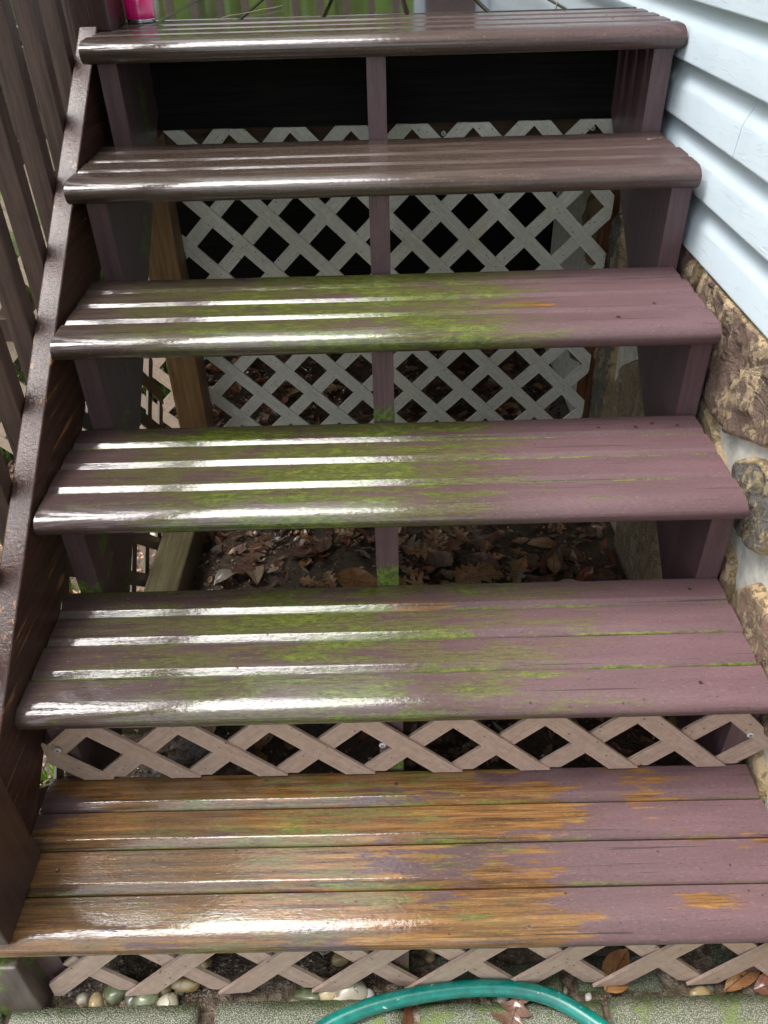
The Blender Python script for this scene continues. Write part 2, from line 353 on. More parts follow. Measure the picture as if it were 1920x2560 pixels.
M_siding=siding_mat()
M_white=simple('white_trim',(.70,.72,.72),(.78,.79,.78),.4,6,.1,.001)
M_soffit=simple('soffit_vinyl',(.52,.54,.54),(.60,.62,.62),.5,4,.1,.001)
M_roof=simple('roof_shingle',(.05,.05,.05),(.09,.085,.08),.85,20,.6,.01)
def soil_mat():
    m=NT('wet_soil'); P=m.pos()
    a=m.noise(P,10,7,.65); b=m.noise(P,60,6,.65); s=m.noise(m.mapv(P,(14,60,10),rot=(0,0,.7)),6,3,.6)
    c=m.ramp(m.math('ADD',m.math('MULTIPLY',a,.5),m.math('MULTIPLY',b,.5)),[(.33,(.035,.021,.013)),(.5,(.095,.062,.040)),(.66,(.17,.12,.082))])
    X,Y,Z=m.sep(P)[:3]
    sand=m.math('MULTIPLY',m.rng(Y,.12,.06),m.rng(a,.40,.55)); c=m.mix(sand,c,m.mix(m.rng(b,.4,.6),(.15,.10,.065),(.33,.26,.19)))
    h=m.math('ADD',a,m.math('ADD',m.math('MULTIPLY',b,.7),m.math('MULTIPLY',s,.3)))
    return m.done(c,.55,m.bump(h,1,.012),coat=m.rng(a,.45,.6,.25,1),coatr=.12)
M_soil=soil_mat()
M_lawn=simple('lawn_soil',(.045,.055,.018),(.09,.12,.03),.9,8,.8,.02)
M_grass=simple('grass_blade',(.10,.20,.020),(.19,.32,.04),.5,5,.1,.001)
def leaf_mat(name,a,b,coat=.6):
    m=NT(name); O=m.objc(); P=m.pos(); X,Y,Z=m.sep(O)[:3]
    n=m.noise(P,45,5,.6); c=m.mix(m.rng(n,.3,.7),a,b)
    v=m.rng(m.math('ABSOLUTE',Y),.0006,.0012); c=m.mix(v,tuple(x*.5 for x in a),c)
    sv=m.rng(m.math('ABSOLUTE',m.math('SUBTRACT',m.math('FRACT',m.math('MULTIPLY',m.math('SUBTRACT',X,m.math('ABSOLUTE',Y)),110)),.5)),.05,.12)
    c=m.mix(m.math('MULTIPLY',m.math('SUBTRACT',1,sv),.35),c,tuple(x*.5 for x in a))
    sp=m.rng(m.noise(P,160,2),.66,.70); c=m.mix(sp,c,(.015,.01,.008))
    return m.done(c,.5,m.bump(m.math('ADD',n,m.math('MULTIPLY',sv,.4)),.6,.0012),coat=coat,coatr=.12)
M_leaf=[leaf_mat('leaf_brown',(.30,.145,.065),(.50,.29,.14)),leaf_mat('leaf_dark',(.09,.040,.024),(.20,.10,.058),.9),
        leaf_mat('leaf_orange',(.34,.14,.05),(.48,.25,.10)),leaf_mat('leaf_grey',(.22,.19,.14),(.34,.30,.23)),leaf_mat('leaf_red',(.17,.05,.028),(.30,.10,.05)),
        leaf_mat('leaf_tan',(.24,.17,.10),(.36,.27,.17))]
M_bits=simple('litter_bits',(.05,.028,.018),(.22,.13,.075),.55,30,.3,.002,coat=.6,coatr=.15)
def peb(name,a,b,vein=None):
    m=NT(name); P=m.pos(); n=m.noise(P,28,5,.6,.8); c=m.mix(m.rng(n,.35,.65),a,b)
    if vein: c=m.mix(m.rng(m.math('ABSOLUTE',m.math('SUBTRACT',m.noise(P,16,3,.5,.8),.5)),.012,.004),c,vein)
    al=m.rng(m.noise(P,20,5,.65),.60,.68,0,.5); c=m.mix(al,c,(.07,.085,.03))
    return m.done(c,.4,m.bump(m.noise(P,120,3),.25,.001),coat=.7,coatr=.12)
M_peb={'tan':peb('pebble_tan',(.42,.29,.12),(.58,.45,.25)),'cream':peb('pebble_cream',(.52,.46,.34),(.68,.62,.48),(.25,.2,.13)),
 'white':peb('pebble_white',(.55,.53,.49),(.70,.68,.64),(.25,.22,.2)),'grey':peb('pebble_grey',(.13,.12,.095),(.22,.20,.16)),'green':peb('pebble_green',(.11,.125,.06),(.22,.24,.13))}
M_gravel=simple('gravel_grit',(.12,.085,.055),(.40,.33,.24),.45,60,.4,.002,coat=.7,coatr=.1)
def paver_mat(name,green):
    m=NT(name); P=m.pos()
    v=m.n('ShaderNodeTexVoronoi'); m.L(P,v.inputs['Vector']); v.inputs['Scale'].default_value=430
    a=m.noise(P,7,6,.62); b=m.noise(P,50,4,.6)
    c=m.mix(v.outputs['Color'],(.28,.285,.22),(.42,.425,.34))
    c=m.mix(m.rng(v.outputs['Distance'],.25,.6,0,.85),c,(.075,.085,.045))
    g=m.rng(m.math('ADD',m.math('MULTIPLY',a,.7),m.math('MULTIPLY',b,.3)),.62-green,.72-green,0,.85)
    c=m.mix(g,c,m.mix(m.rng(b,.35,.65),(.085,.125,.022),(.17,.225,.05)))
    X,Y,Z=m.sep(P)[:3]
    edge=m.math('MULTIPLY',m.rng(Y,-.022,-.004),m.rng(a,.35,.6)); c=m.mix(m.math('MULTIPLY',edge,.7),c,(.05,.085,.012))
    h=m.math('ADD',m.math('MULTIPLY',v.outputs['Distance'],-1.0),m.math('MULTIPLY',b,.5))
    return m.done(c,.5,m.bump(h,.7,.003),coat=.35,coatr=.15)
M_pav=[paver_mat('paver_pale',.07),paver_mat('paver_green',.15)]
def hose_mat():
    m=NT('hose_vinyl'); P=m.pos(); n=m.noise(P,60,4,.6)
    c=m.mix(m.rng(n,.3,.7),(.000,.120,.095),(.002,.19,.15))
    d=m.rng(m.noise(m.mapv(P,(1,1,1),(2,2,2)),26,5,.75),.60,.68,0,.8); c=m.mix(d,c,(.03,.032,.022)); c=m.mix(m.rng(m.noise(P,70,4,.7),.66,.70),c,(.45,.50,.46))
    return m.done(c,.30,m.bump(n,.2,.0008),coat=.4,coatr=.25)
M_hose=hose_mat()
M_screw=simple('screw_steel',(.50,.52,.54),(.62,.64,.66),.3,40,.2,.001)
M_slot=simple('screw_slot',(.03,.03,.03),(.05,.05,.05),.6)
M_pink=simple('can_pink',(.78,.005,.17),(.85,.01,.20),.28,30,.02,.0002,coat=1,coatr=.08)
M_pinkd=simple('can_print',(.42,.002,.07),(.46,.004,.08),.3,30,.02,.0002,coat=1,coatr=.08)
M_tin=simple('can_tin',(.55,.55,.55),(.66,.66,.66),.25,30,.05,.0003,metal=1)
M_bark=simple('bark',(.05,.038,.028),(.10,.08,.06),.9,14,1,.02)
def foliage(name,a,b):
    m=NT(name); g=m.n('ShaderNodeObjectInfo'); P=m.pos(); n=m.noise(P,1.3,3); c=m.mix(m.rng(n,.35,.65),a,b)
    m.done(c,.55)
    tr=m.n('ShaderNodeBsdfTranslucent'); m.L(c,tr.inputs[0]); mx=m.n('ShaderNodeMixShader'); mx.inputs[0].default_value=.5
    m.L(m.b.outputs[0],mx.inputs[1]); m.L(tr.outputs[0],mx.inputs[2]); m.L(mx.outputs[0],m.out.inputs[0]); return m.m
M_fol=[foliage('foliage_light',(.22,.40,.03),(.38,.58,.09)),foliage('foliage_mid',(.05,.10,.018),(.10,.18,.03))]

# ------------------------------------------------------------------ ground
def grid(name,x0,x1,y0,y1,nx,ny,hf,mat,kind='structure',holes=None):
    V=[];F=[]
    for j in range(ny+1):
        for i in range(nx+1):
            x=x0+(x1-x0)*i/nx; y=y0+(y1-y0)*j/ny; V.append((x,y,hf(x,y)))
    for j in range(ny):
        for i in range(nx):
            a=j*(nx+1)+i; F.append((a,a+1,a+nx+2,a+nx+1))
    o=mk(name,V,F,mat,None,True,loc=(0,0,0)); tag(o,kind=kind); return o
def hz(x,y):
    n=noise.noise(Vector((x*5,y*5,0)))*.012+noise.noise(Vector((x*22,y*22,3)))*.005
    return GZ+n
grid('soil',-1.6,1.32,-1.2,3.2,150,220,hz,M_soil)
def hl(x,y):
    return GZ-.035+noise.noise(Vector((x*.6,y*.6,0)))*.03
lawn=grid('lawn',-60,60,-60,60,60,60,hl,M_lawn)

# ------------------------------------------------------------------ path of pavers along the foot of the stairs
path=mk('path',[(-.9,-.95,GZ-.03),(1.9,-.95,GZ-.03),(1.9,.0,GZ-.03),(-.9,.0,GZ-.03),(-.9,-.95,GZ+.006),(1.9,-.95,GZ+.006),(1.9,-.006,GZ+.006),(-.9,-.006,GZ+.006)],
  [(0,3,2,1),(4,5,6,7),(0,1,5,4),(1,2,6,5),(2,3,7,6),(3,0,4,7)],M_soil); tag(path,kind='structure')
def slab(x0,x1,y0,y1,z1,mat,sd_):
    rnd=random.Random(sd_); bm=bmesh.new(); n=14
    top={}
    for j in range(n+1):
        for i in range(n+1):
            u=i/n;v=j/n
            x=x0+(x1-x0)*u; y=y0+(y1-y0)*v
            e=min(u,1-u,v,1-v)*(x1-x0)
            wob=noise.noise(Vector((x*30,y*30,sd_)))*.0035
            if i in(0,n): x+=wob
            if j in(0,n): y+=wob
            z=z1-max(0,.006-e)**1.0*.7+noise.noise(Vector((x*60,y*60,sd_)))*.0012
            top[i,j]=bm.verts.new((x,y,z))
    for j in range(n):
        for i in range(n): bm.faces.new([top[i,j],top[i+1,j],top[i+1,j+1],top[i,j+1]])
    ring=[top[i,0] for i in range(n)]+[top[n,j] for j in range(n)]+[top[i,n] for i in range(n,0,-1)]+[top[0,j] for j in range(n,0,-1)]
    low=[bm.verts.new((v.co.x,v.co.y,z1-.04)) for v in ring]
    k=len(ring)
    for i in range(k): bm.faces.new([ring[i],low[i],low[(i+1)%k],ring[(i+1)%k]])
    return from_bm('paver',bm,mat,path,True)
pz=-.197
xs=[(-.345,-.045),(-.025,.273),(.303,.602),(.627,.918),(.932,1.235),(1.25,1.55)]
for r_ in range(3):
    for k,(a,b) in enumerate(xs):
        yb=-.002-r_*.318+(.004*((k*7)%3-1)); slab(a,b,yb-.30,yb,pz+.002*((k*5)%3-1),M_pav[1 if (k>=4 or (k+r_)%4==3) else 0],k*3+r_)

# ------------------------------------------------------------------ the staircase
st=thing('staircase',(.6,.7,GZ),'open wooden stair of six plum painted treads with green moss, climbing to the wet deck','staircase')
def board_profile(k,z,first):
    """profile (y offset, z offset) from back edge to front foot for milled board; k=0 front board"""
    y0=DE*(FR[k-1] if k else 0); y1=DE*FR[k]
    if k:
        ch=.0205
        return [(y1,z-TH+.001),(y1,z-.0008),(y1-.0008,z),(y0+ch+.0030,z),(y0+ch+.0016,z),(y0+ch+.0006,z-.0001),(y0+ch-.0004,z-.0004),(y0+ch-.0016,z-.0010),(y0+.0092,z-.0057),(y0+.0085,z-.0061),(y0+.0064,z-.0080),(y0+.0056,z-.0125),(y0+.0008,z-.0125),(y0+.0008,z-TH+.001)]
    pts=[(y1,z-TH),(y1,z-.0008),(y1-.0008,z),(.055,z),(.051,z),(.0465,z-.0003)]
    n=20; ry=.028; rz=TH/2
    for a in range(1,n):
        t=math.pi*a/n
        yy=.043*(1-math.sin(t)) if t<math.pi/2 else .024*(1-math.sin(t))
        zz=z-rz+rz*math.cos(t)
        pts.append((yy,zz))
    pts.append((.028,z-TH))
    return pts
def board(name,i,k,xl,xr,parent,yofs,sd_):
    prof=board_profile(k,i*RI,k==0); rnd=random.Random(sd_)
    nx=40; V=[];F=[];n=len(prof)
    for a in range(nx+1):
        t=a/nx
        for j,(y,z) in enumerate(prof):
            x=xl+(xr-xl)*t
            w=noise.noise(Vector((x*2.2,sd_*3.1,0)))*.0012
            wy=noise.noise(Vector((x*3,sd_*1.7,5)))*.0010
            yy=i*GO+yofs+y+wy; zz=z+w
            if a in(0,nx) and z>i*RI-.002: x+=(.0015 if a==0 else -.0015)
            V.append((x,yy,zz))
    for a in range(nx):
        for j in range(n):
            b=(j+1)%n; F.append((a*n+j,a*n+b,(a+1)*n+b,(a+1)*n+j))
    F.append(tuple(range(n))[::-1]); F.append(tuple(nx*n+j for j in range(n)))
    o=mk(name,V,[f[::-1] for f in F],TM[i],parent,False)
    me=o.data
    me.polygons.foreach_set('use_smooth',[len(p.vertices)==4 for p in me.polygons]); me.set_sharp_from_angle(angle=R_(12.5))
    return o
tread_obj=[]
XL=[-.005,-.001,.001,.002,.000,.003]; XR=[1.21,1.200,1.197,1.194,1.199,1.21]; YO=[-.001,.003,-.004,-.004,-.002,0]
for i in range(6):
    rnd=random.Random(100+i)
    xl0=XL[i]-(.075 if i==0 else 0)
    t0=board('tread',i,0,xl0,XR[i],st,YO[i],i*10)
    for k in (1,2,3):
        xl=XL[i]+rnd.uniform(-.002,.002)+(0.026 if (i==5 and k==3) else 0); xr=XR[i]+rnd.uniform(-.004,.002)-(.003*k if i==5 else 0)
        board('tread_board',i,k,xl,xr,t0,YO[i]+(.0 if i<5 else .008*k),i*10+k)
# sawtooth stringers
def stringer(x0,x1,off,mat,ytop=1.585,lean=0):
    ov=.012; poly=[]
    yf=lambda i:i*GO+DE+.004
    # start at ground front
    poly.append((.034,GZ)); poly.append((.034,-TH))
    for i in range(0,5):
        poly.append((yf(i),i*RI-TH)); poly.append((yf(i),(i+1)*RI-TH))
    poly.append((ytop,5*RI-TH)); 
    zb=.784*ytop+off; poly.append((ytop,zb)); yb=(GZ-off)/.784; poly.append((yb,GZ))
    o=prism('stringer',poly,0,x0,x1,mat,st,0.0)
    return o
stringer(.023,.062,-.43,M_string_m); stringer(.573,.613,-.455,M_string_c); stringer(1.160,1.200,-.455,M_string)
# skirt board on the left
sk=[(.13,.65*.13+.065),(1.452,.65*1.452+.065),(1.452,.65*1.452-.135),(.05,.65*.05-.135),(.05,.65*.05+.03)]
o=prism('skirt_board',sk,0,-.042,-.002,M_skirt,st,.003)
tag(o,'wet dark brown side board with a glossy top edge')
box('bottom_post',-.012,.027,.004,.146,.0005,1.15,M_newel,st,.003)
box('top_post',-.020,.024,1.457,1.597,.997,1.95,M_newel,st,.003)
box('side_post',-.060,-.0215,1.462,1.592,.60,1.95,M_newel,st,.003)
box('support_post',-.062,.024,-.006,.082,GZ-.01,-.052,M_stub,st,.004)
# handrail over the balusters
hr=[(.05,.65*.05+1.0),(1.46,.65*1.46+1.0),(1.46,.65*1.46+1.04),(.05,.65*.05+1.04)]
# painted post stubs beneath the stringers, seen from the side
rail=thing('stair_railing',(-.064,.75,.1),'brown painted square balusters leaning left of the stair behind the wet side board','railing')
prism('handrail',hr,0,-.10,-.01,M_bal,rail,.003)
ys=[1.482-.1345*k for k in range(11)]
for k,y in enumerate(ys):
    ztop=.65*(y+.02)+1.0; zb=.65*y-.12
    zb=max(zb,-.02)
    rr=random.Random(k); dx=rr.uniform(-.002,.002)
    box('baluster',-.083+dx,-.0445+dx*.2,y,y+.038,zb,ztop,M_bal,rail,.002)
# nail heads
def screw(x,y,z,nrm,parent,r=.0045,mat=M_screw):
    n=Vector(nrm).normalized(); a=n.orthogonal().normalized(); b=n.cross(a)
    V=[];F=[];seg=14
    for rr_,h in ((r,0),(r,.0008),(r*.75,.0016)):
        for k in range(seg):
            t=2*math.pi*k/seg; V.append(Vector((x,y,z))+a*math.cos(t)*rr_+b*math.sin(t)*rr_+n*h)
    for i in range(2):
        for k in range(seg): F.append((i*seg+k,i*seg+(k+1)%seg,(i+1)*seg+(k+1)%seg,(i+1)*seg+k))
    F.append(tuple(2*seg+k for k in range(seg)))
    base=len(V)
    # cross slot
    for d,e in ((a,b),(b,a)):
        s=len(V)
        for u,v in ((-1,-1),(1,-1),(1,1),(-1,1)): V.append(Vector((x,y,z))+d*u*r*.55+e*v*r*.12+n*.0019)
        F.append((s,s+1,s+2,s+3))
    o=mk('screw',V,F,[mat,M_slot],parent,False)
    o.data.polygons[-1].material_index=1; o.data.polygons[-2].material_index=1
    return o

# ------------------------------------------------------------------ lattice
def clip(poly,hp):
    """clip 2D polygon by list of half planes (nx,nz,d): nx*x+nz*z<=d"""
    for nx,nz,d in hp:
        out=[];n=len(poly)
        for i in range(n):
            p=poly[i];q=poly[(i+1)%n]
            a=nx*p[0]+nz*p[1]-d;b=nx*q[0]+nz*q[1]-d
            if a<=0: out.append(p)
            if (a<0<b) or (b<0<a):
                t=a/(a-b); out.append((p[0]+(q[0]-p[0])*t,p[1]+(q[1]-p[1])*t))
        poly=out
        if len(poly)<3:return None
    return poly
PIT=.1515; SW=.0358
def lattice(thing_,hc,hp,bounds,place,mat,front='\\',t=.0055,skip=()):
    """hc: a hole centre (u,v); hp: half planes in (u,v); place(u,v,depth)->xyz, depth grows toward the viewer"""
    u0,u1,v0,v1=bounds; L=4
    q=PIT/2
    idx=0
    for sgn in (1,-1):         # 1: '/' strips, -1: '\' strips
        # strips pass midway between hole centres: lines v - sgn*u = c ; hole centres have c = hc.v - sgn*hc.u + m*PIT... strips at +-PIT/2 offsets
        c0=hc[1]-sgn*hc[0]
        for m_ in range(-20,21):
            c=c0+PIT/2+m_*PIT
            d=Vector((1,sgn)).normalized(); nrm=Vector((-sgn,1)).normalized()
            # base point on line v - sgn*u = c nearest the panel centre
            cu=(u0+u1)/2; cv=(v0+v1)/2; k=(cv-sgn*cu-c)/2; bp=Vector((cu+sgn*k,cv-k))
            w=SW/2
            P=[bp-d*L-nrm*w,bp+d*L-nrm*w,bp+d*L+nrm*w,bp-d*L+nrm*w]
            pl=clip([tuple(p) for p in P],hp)
            if not pl: continue
            ar=abs(sum(pl[i][0]*pl[(i+1)%len(pl)][1]-pl[(i+1)%len(pl)][0]*pl[i][1] for i in range(len(pl))))/2
            if ar<.0003: continue
            isfront=(sgn==1)==(front=='/')
            f0=t if isfront else 0; f1=f0+t*.97
            idx+=1
            if idx in skip: continue
            n=len(pl)
            bm=bmesh.new()
            A=[bm.verts.new(place(p[0],p[1],f0)) for p in pl]; B=[bm.verts.new(place(p[0],p[1],f1)) for p in pl]
            bm.faces.new(A); bm.faces.new(B[::-1])
            for i in range(n): bm.faces.new([A[i],A[(i+1)%n],B[(i+1)%n],B[i]])
            bmesh.ops.recalc_face_normals(bm,faces=bm.faces)
            o=from_bm('lattice_strip',bm,mat,thing_)
            # orient object axes along the strip so the embossed grain follows it
            me=o.data
            ex=(Vector(place(d.x,d.y,0))-Vector(place(0,0,0))).normalized(); ez=(Vector(place(0,0,1))-Vector(place(0,0,0))).normalized(); ey=ez.cross(ex).normalized()
            from mathutils import Matrix
            Rm=Matrix((ex,ey,ez)).transposed()
            Ri=Rm.inverted()
            for v in me.vertices: v.co=Ri@v.co
            o.rotation_euler=Rm.to_euler()
# riser lattice between the two lowest treads
yr=DE+.004
lt=thing('riser_lattice',(.62,yr,0),'pink tan lattice strip screwed across the riser above the lowest tread','lattice panel')
def pl1(u,v,dp): return (u,yr-dp-.0005,v)
hp=[(-1,0,-.010),(1,0,1.228),(0,-1,-.0035),(0,1,.152),(-1,-.75,-.010-.75*.085+.028),(-1,.75,-.010+.75*.085+.028),(1,-.75,1.228-.75*.07-(-.028)-.0),(1,.75,1.228+.75*.07+.0)]
hp=[(-1,0,-.010),(1,0,1.228),(0,-1,-.0035),(0,1,.152),(-1,-.62,-.010-.62*.030),(-1,.9,-.010+.9*.105),(1,-.6,1.228-.6*.035),(1,.9,1.228+.9*.085)]
lattice(lt,(.093,.070),hp,(0,1.23,0,.15),pl1,M_lat_tan,'\\')
for x,z in ((.034,.088),(.578,.083),(1.190,.089)): screw(x,yr-.0115,z,(0,-1,0),lt,.0058)
# lattice in front of the bottom riser, leaning a little
bl=thing('bottom_lattice',(.6,.02,GZ),'weathered tan lattice strip under the lowest tread just above the pebbles','lattice panel')
TL=math.tan(R_(6.3))
def pl2(u,v,dp): return (u,.0305+(v+.175)*TL-dp,v)
hp=[(-1,0,-.036),(1,0,1.35),(0,-1,.197),(0,1,-.045),(-1,.9,-.036-.9*.155)]
lattice(bl,(.474,-.1265),hp,(0,1.3,-.19,-.04),pl2,M_lat_tan,'/')
for x,z in ((.066,-.050),(.596,-.068)): screw(x,.0305+(z+.175)*TL-.0115,z,(0,-1,0),bl,.0052)
# lattice below the deck edge behind the stair
YL=1.612
ul=thing('under_deck_lattice',(.64,YL,GZ),'grey white lattice panel closing the space below the deck behind the open treads','lattice panel')
def pl3(u,v,dp): return (u,YL-dp,v)
hp=[(-1,0,-.062),(1,0,1.212),(0,-1,-GZ),(0,1,.768),(1,1,1.212+.40+.335),(1,-1,1.212-.47+.10)]
hp=[(-1,0,-.062),(1,0,1.203),(0,-1,-GZ),(0,1,.768)]
lattice(ul,(.223,.554),hp,(.06,1.2,GZ,.77),pl3,M_lat_shade,'\\')
for x,z in ((.755,.745),(1.125,.748)): screw(x,YL-.0115,z,(0,-1,0),ul,.006)
ll=thing('left_lattice',(-.6,YL,GZ),'sunlit tan lattice panel under the deck seen between the balusters on the left','lattice panel')
hp=[(1,0,-.045),(-1,0,1.5),(0,-1,-GZ),(0,1,.755)]
lattice(ll,(-.10,.50),hp,(-1.5,-.05,GZ,.77),pl3,M_lat_sun,'\\')
box('rail',-1.5,-.40,1.565,1.600,.235,.305,M_bal,ll,.003)
# dark side lattice below the side board
sl=thing('side_lattice',(-.055,.8,GZ),'dark brown lattice closing the left side below the stair side board','lattice panel')
def pl4(u,v,dp): return (-.050-dp,u,v)
hp=[(-1,0,-.20),(1,0,1.50),(0,-1,-GZ+.0),(-.65,1,-.135)]
lattice(sl,(.75,.0),hp,(.2,1.5,GZ,.8),pl4,M_lat_dark,'/')

# ------------------------------------------------------------------ deck
dk=thing('deck',(0,3,GZ),'wet dark brown deck with boards running away from the top stair','deck')
zt=5*RI
xb=-1.9
edges=[-1.76,-1.575,-1.39,-1.205,-1.02,-.835,-.65,-.465,-.28,-.095,.095,.280,.474,.667,.853,1.035,1.205]
for a,b in zip(edges[:-1],edges[1:]):
    box('deck_board',a+.004,b-.004,1.63 if a>-.1 else 1.60,4.6,zt-.036,zt-.001,M_deck,dk,.004)
box('rim_joist',.03,1.205,1.592,1.628,.772,zt-.046,M_under_shade,dk,.002)
box('rim_joist',-1.78,.028,1.575,1.611,.772,zt-.040,M_rim,dk,.002)
box('beam',-1.7,1.2,1.66,1.74,.62,.80,M_beam,dk,.002)
box('dark_backing',-.35,1.24,2.5,2.54,GZ-.05,.80,M_under_shade,dk,.0)  # near-black sheet added to keep the lattice holes dark
box('ledger',.03,1.2,4.5,4.54,.77,.95,M_rim,dk,.002)
for k in range(12):
    x=-1.6+k*.25
    box('joist',x,x+.038,1.63,4.5,.80,zt-.037,M_beam,dk,.0)
o=box('deck_post',-.020,.066,1.502,1.588,GZ-.02,.768,M_pt,dk,.004); tag(o,'honey coloured wooden post')
o=box('deck_post',1.188,1.229,1.6275,1.66,GZ-.02,.768,M_pt2,dk,.003); tag(o,'orange brown post with strong grain')
tb=box('landscape_timber',-.008,.078,.55,1.49,GZ-.02,-.118,M_timber,None,.006)
tag(tb,'wet algae covered square timber lying on the soil beneath the left of the stair','timber')
# deck railing along its far edge
dr=thing('deck_railing',(-.4,4.5,zt),'brown balustrade along the far edge of the wet deck','railing')
box('top_rail',-1.8,.75,4.46,4.55,1.93,1.97,M_bal,dr,.003); box('bottom_rail',-1.8,.75,4.49,4.53,1.06,1.10,M_bal,dr,.002)
for k in range(19): box('baluster',-1.75+k*.135,-1.712+k*.135,4.492,4.53,1.10,1.93,M_bal,dr,.0)

# ------------------------------------------------------------------ pink can on the top step
can=thing('spray_can',(.058,1.592,zt),'bright pink metal can standing by the post on the top step','can')
cx,cy=.0585,1.592; r=.0325
lathe('base_rim',[(r*.86,.001),(r*.97,.0),(r*1.0,.0025),(r*.97,.0065),(r*.985,.008)],(cx,cy,zt),M_tin,can)
lathe('label',[(r*.985,.0082),(r,.010),(r,.0560)],(cx,cy,zt),M_pink,can)
lathe('can_body',[(r*.992,.0563),(r*.992,.155),(r*.9,.166),(r*.55,.176),(r*.5,.178)],(cx,cy,zt),M_white,can)
lathe('cap',[(r*.82,.168),(r*.84,.172),(r*.84,.205),(r*.7,.210),(.0,.211)],(cx,cy,zt),M_pink,can)
# fine print block: tiny unreadable lines on the label, curved to the can
V=[];F=[];rp=r+.0003
rr=random.Random(3)
for ln in range(6):
    z=zt+.046-ln*.0042; a=-1.83
    while a<-1.25:
        w=rr.uniform(.03,.09); 
        s=len(V)
        for aa,zz in ((a,z),(a+w,z),(a+w,z+.0014),(a,z+.0014)): V.append((cx+rp*math.cos(aa),cy+rp*math.sin(aa),zz))
        F.append((s,s+1,s+2,s+3)); a+=w+.028
mk('fine_print',V,F,M_pinkd,can)

# ------------------------------------------------------------------ house: siding, foundation, eave
hs_=thing('house',(1.4,1.5,GZ),'pale blue vinyl sided house wall over a fieldstone foundation to the right of the stair','house')
z0=.632;ex=.1017
for k in range(28):
    zb=z0+k*ex
    prof=[(1.2335,zb+.004),(1.2155,zb+.001),(1.2135,zb-.0005),(1.2120,zb+.0015),(1.2125,zb+.004),(1.2165,zb+.050),(1.2185,zb+.056),(1.2245,zb+.068),(1.2290,zb+.078),(1.2310,zb+.088),(1.2318,zb+ex+.008),(1.2360,zb+ex+.008),(1.2360,zb+.004)]
    ny=30; y0_,y1_=-3.2,5.2
    if k==2: segs=[(-3.2,.93),(.9318,5.2)]
    else: segs=[(-3.2,5.2)]
    for (ya,yb_) in segs:
        V=[];F=[];n=len(prof)
        for a in range(ny+1):
            y=ya+(yb_-ya)*a/ny
            for (x,z) in prof: V.append((x+noise.noise(Vector((y*1.5,z*4,k)))*.0012,y,z))
        for a in range(ny):
            for j in range(n):
                b=(j+1)%n;F.append((a*n+j,a*n+b,(a+1)*n+b,(a+1)*n+j))
        F.append(tuple(range(n))[::-1]);F.append(tuple(ny*n+j for j in range(n)))
        o=mk('siding_panel',V,F,M_siding,hs_,True)
        try:o.data.set_sharp_from_angle(angle=R_(50))
        except Exception: pass
box('wall',1.2365,1.36,-3.2,5.2,z0+.01,3.52,M_white,hs_,.0)
box('soffit',.632,1.26,-3.6,5.6,3.38,3.40,M_soffit,hs_,.0)
box('gutter',.612,.631,-3.6,5.6,3.378,3.49,M_white,hs_,.0)
prism('roof',[(.64,3.495),(4.5,5.2),(4.5,5.26),(.64,3.555)],1,-3.7,5.7,M_roof,hs_)
# wing of the house at the far end of the deck
wg=thing('house_wing',(2.0,4.7,GZ),'white sided wing of the house standing beyond the deck','house')
for k in range(24):
    zb=.75+k*.11
    prism('siding_panel',[(4.66,zb),(4.70,zb),(4.70,zb+.112),(4.672,zb+.112)],0,.80,1.21,M_siding,wg)
box('door_panel',.86,1.14,4.645,4.658,1.02,2.9,M_newel,wg,.0)
# foundation
fw=mk('foundation_wall',[(1.240,-3.2,GZ-.1),(1.240,5.2,GZ-.1),(1.240,5.2,.65),(1.240,-3.2,.65),(1.36,-3.2,GZ-.1),(1.36,5.2,GZ-.1),(1.36,5.2,.65),(1.36,-3.2,.65)],
  [(0,1,2,3),(4,7,6,5),(0,4,5,1),(3,2,6,7),(0,3,7,4),(1,5,6,2)],M_mortar,hs_)
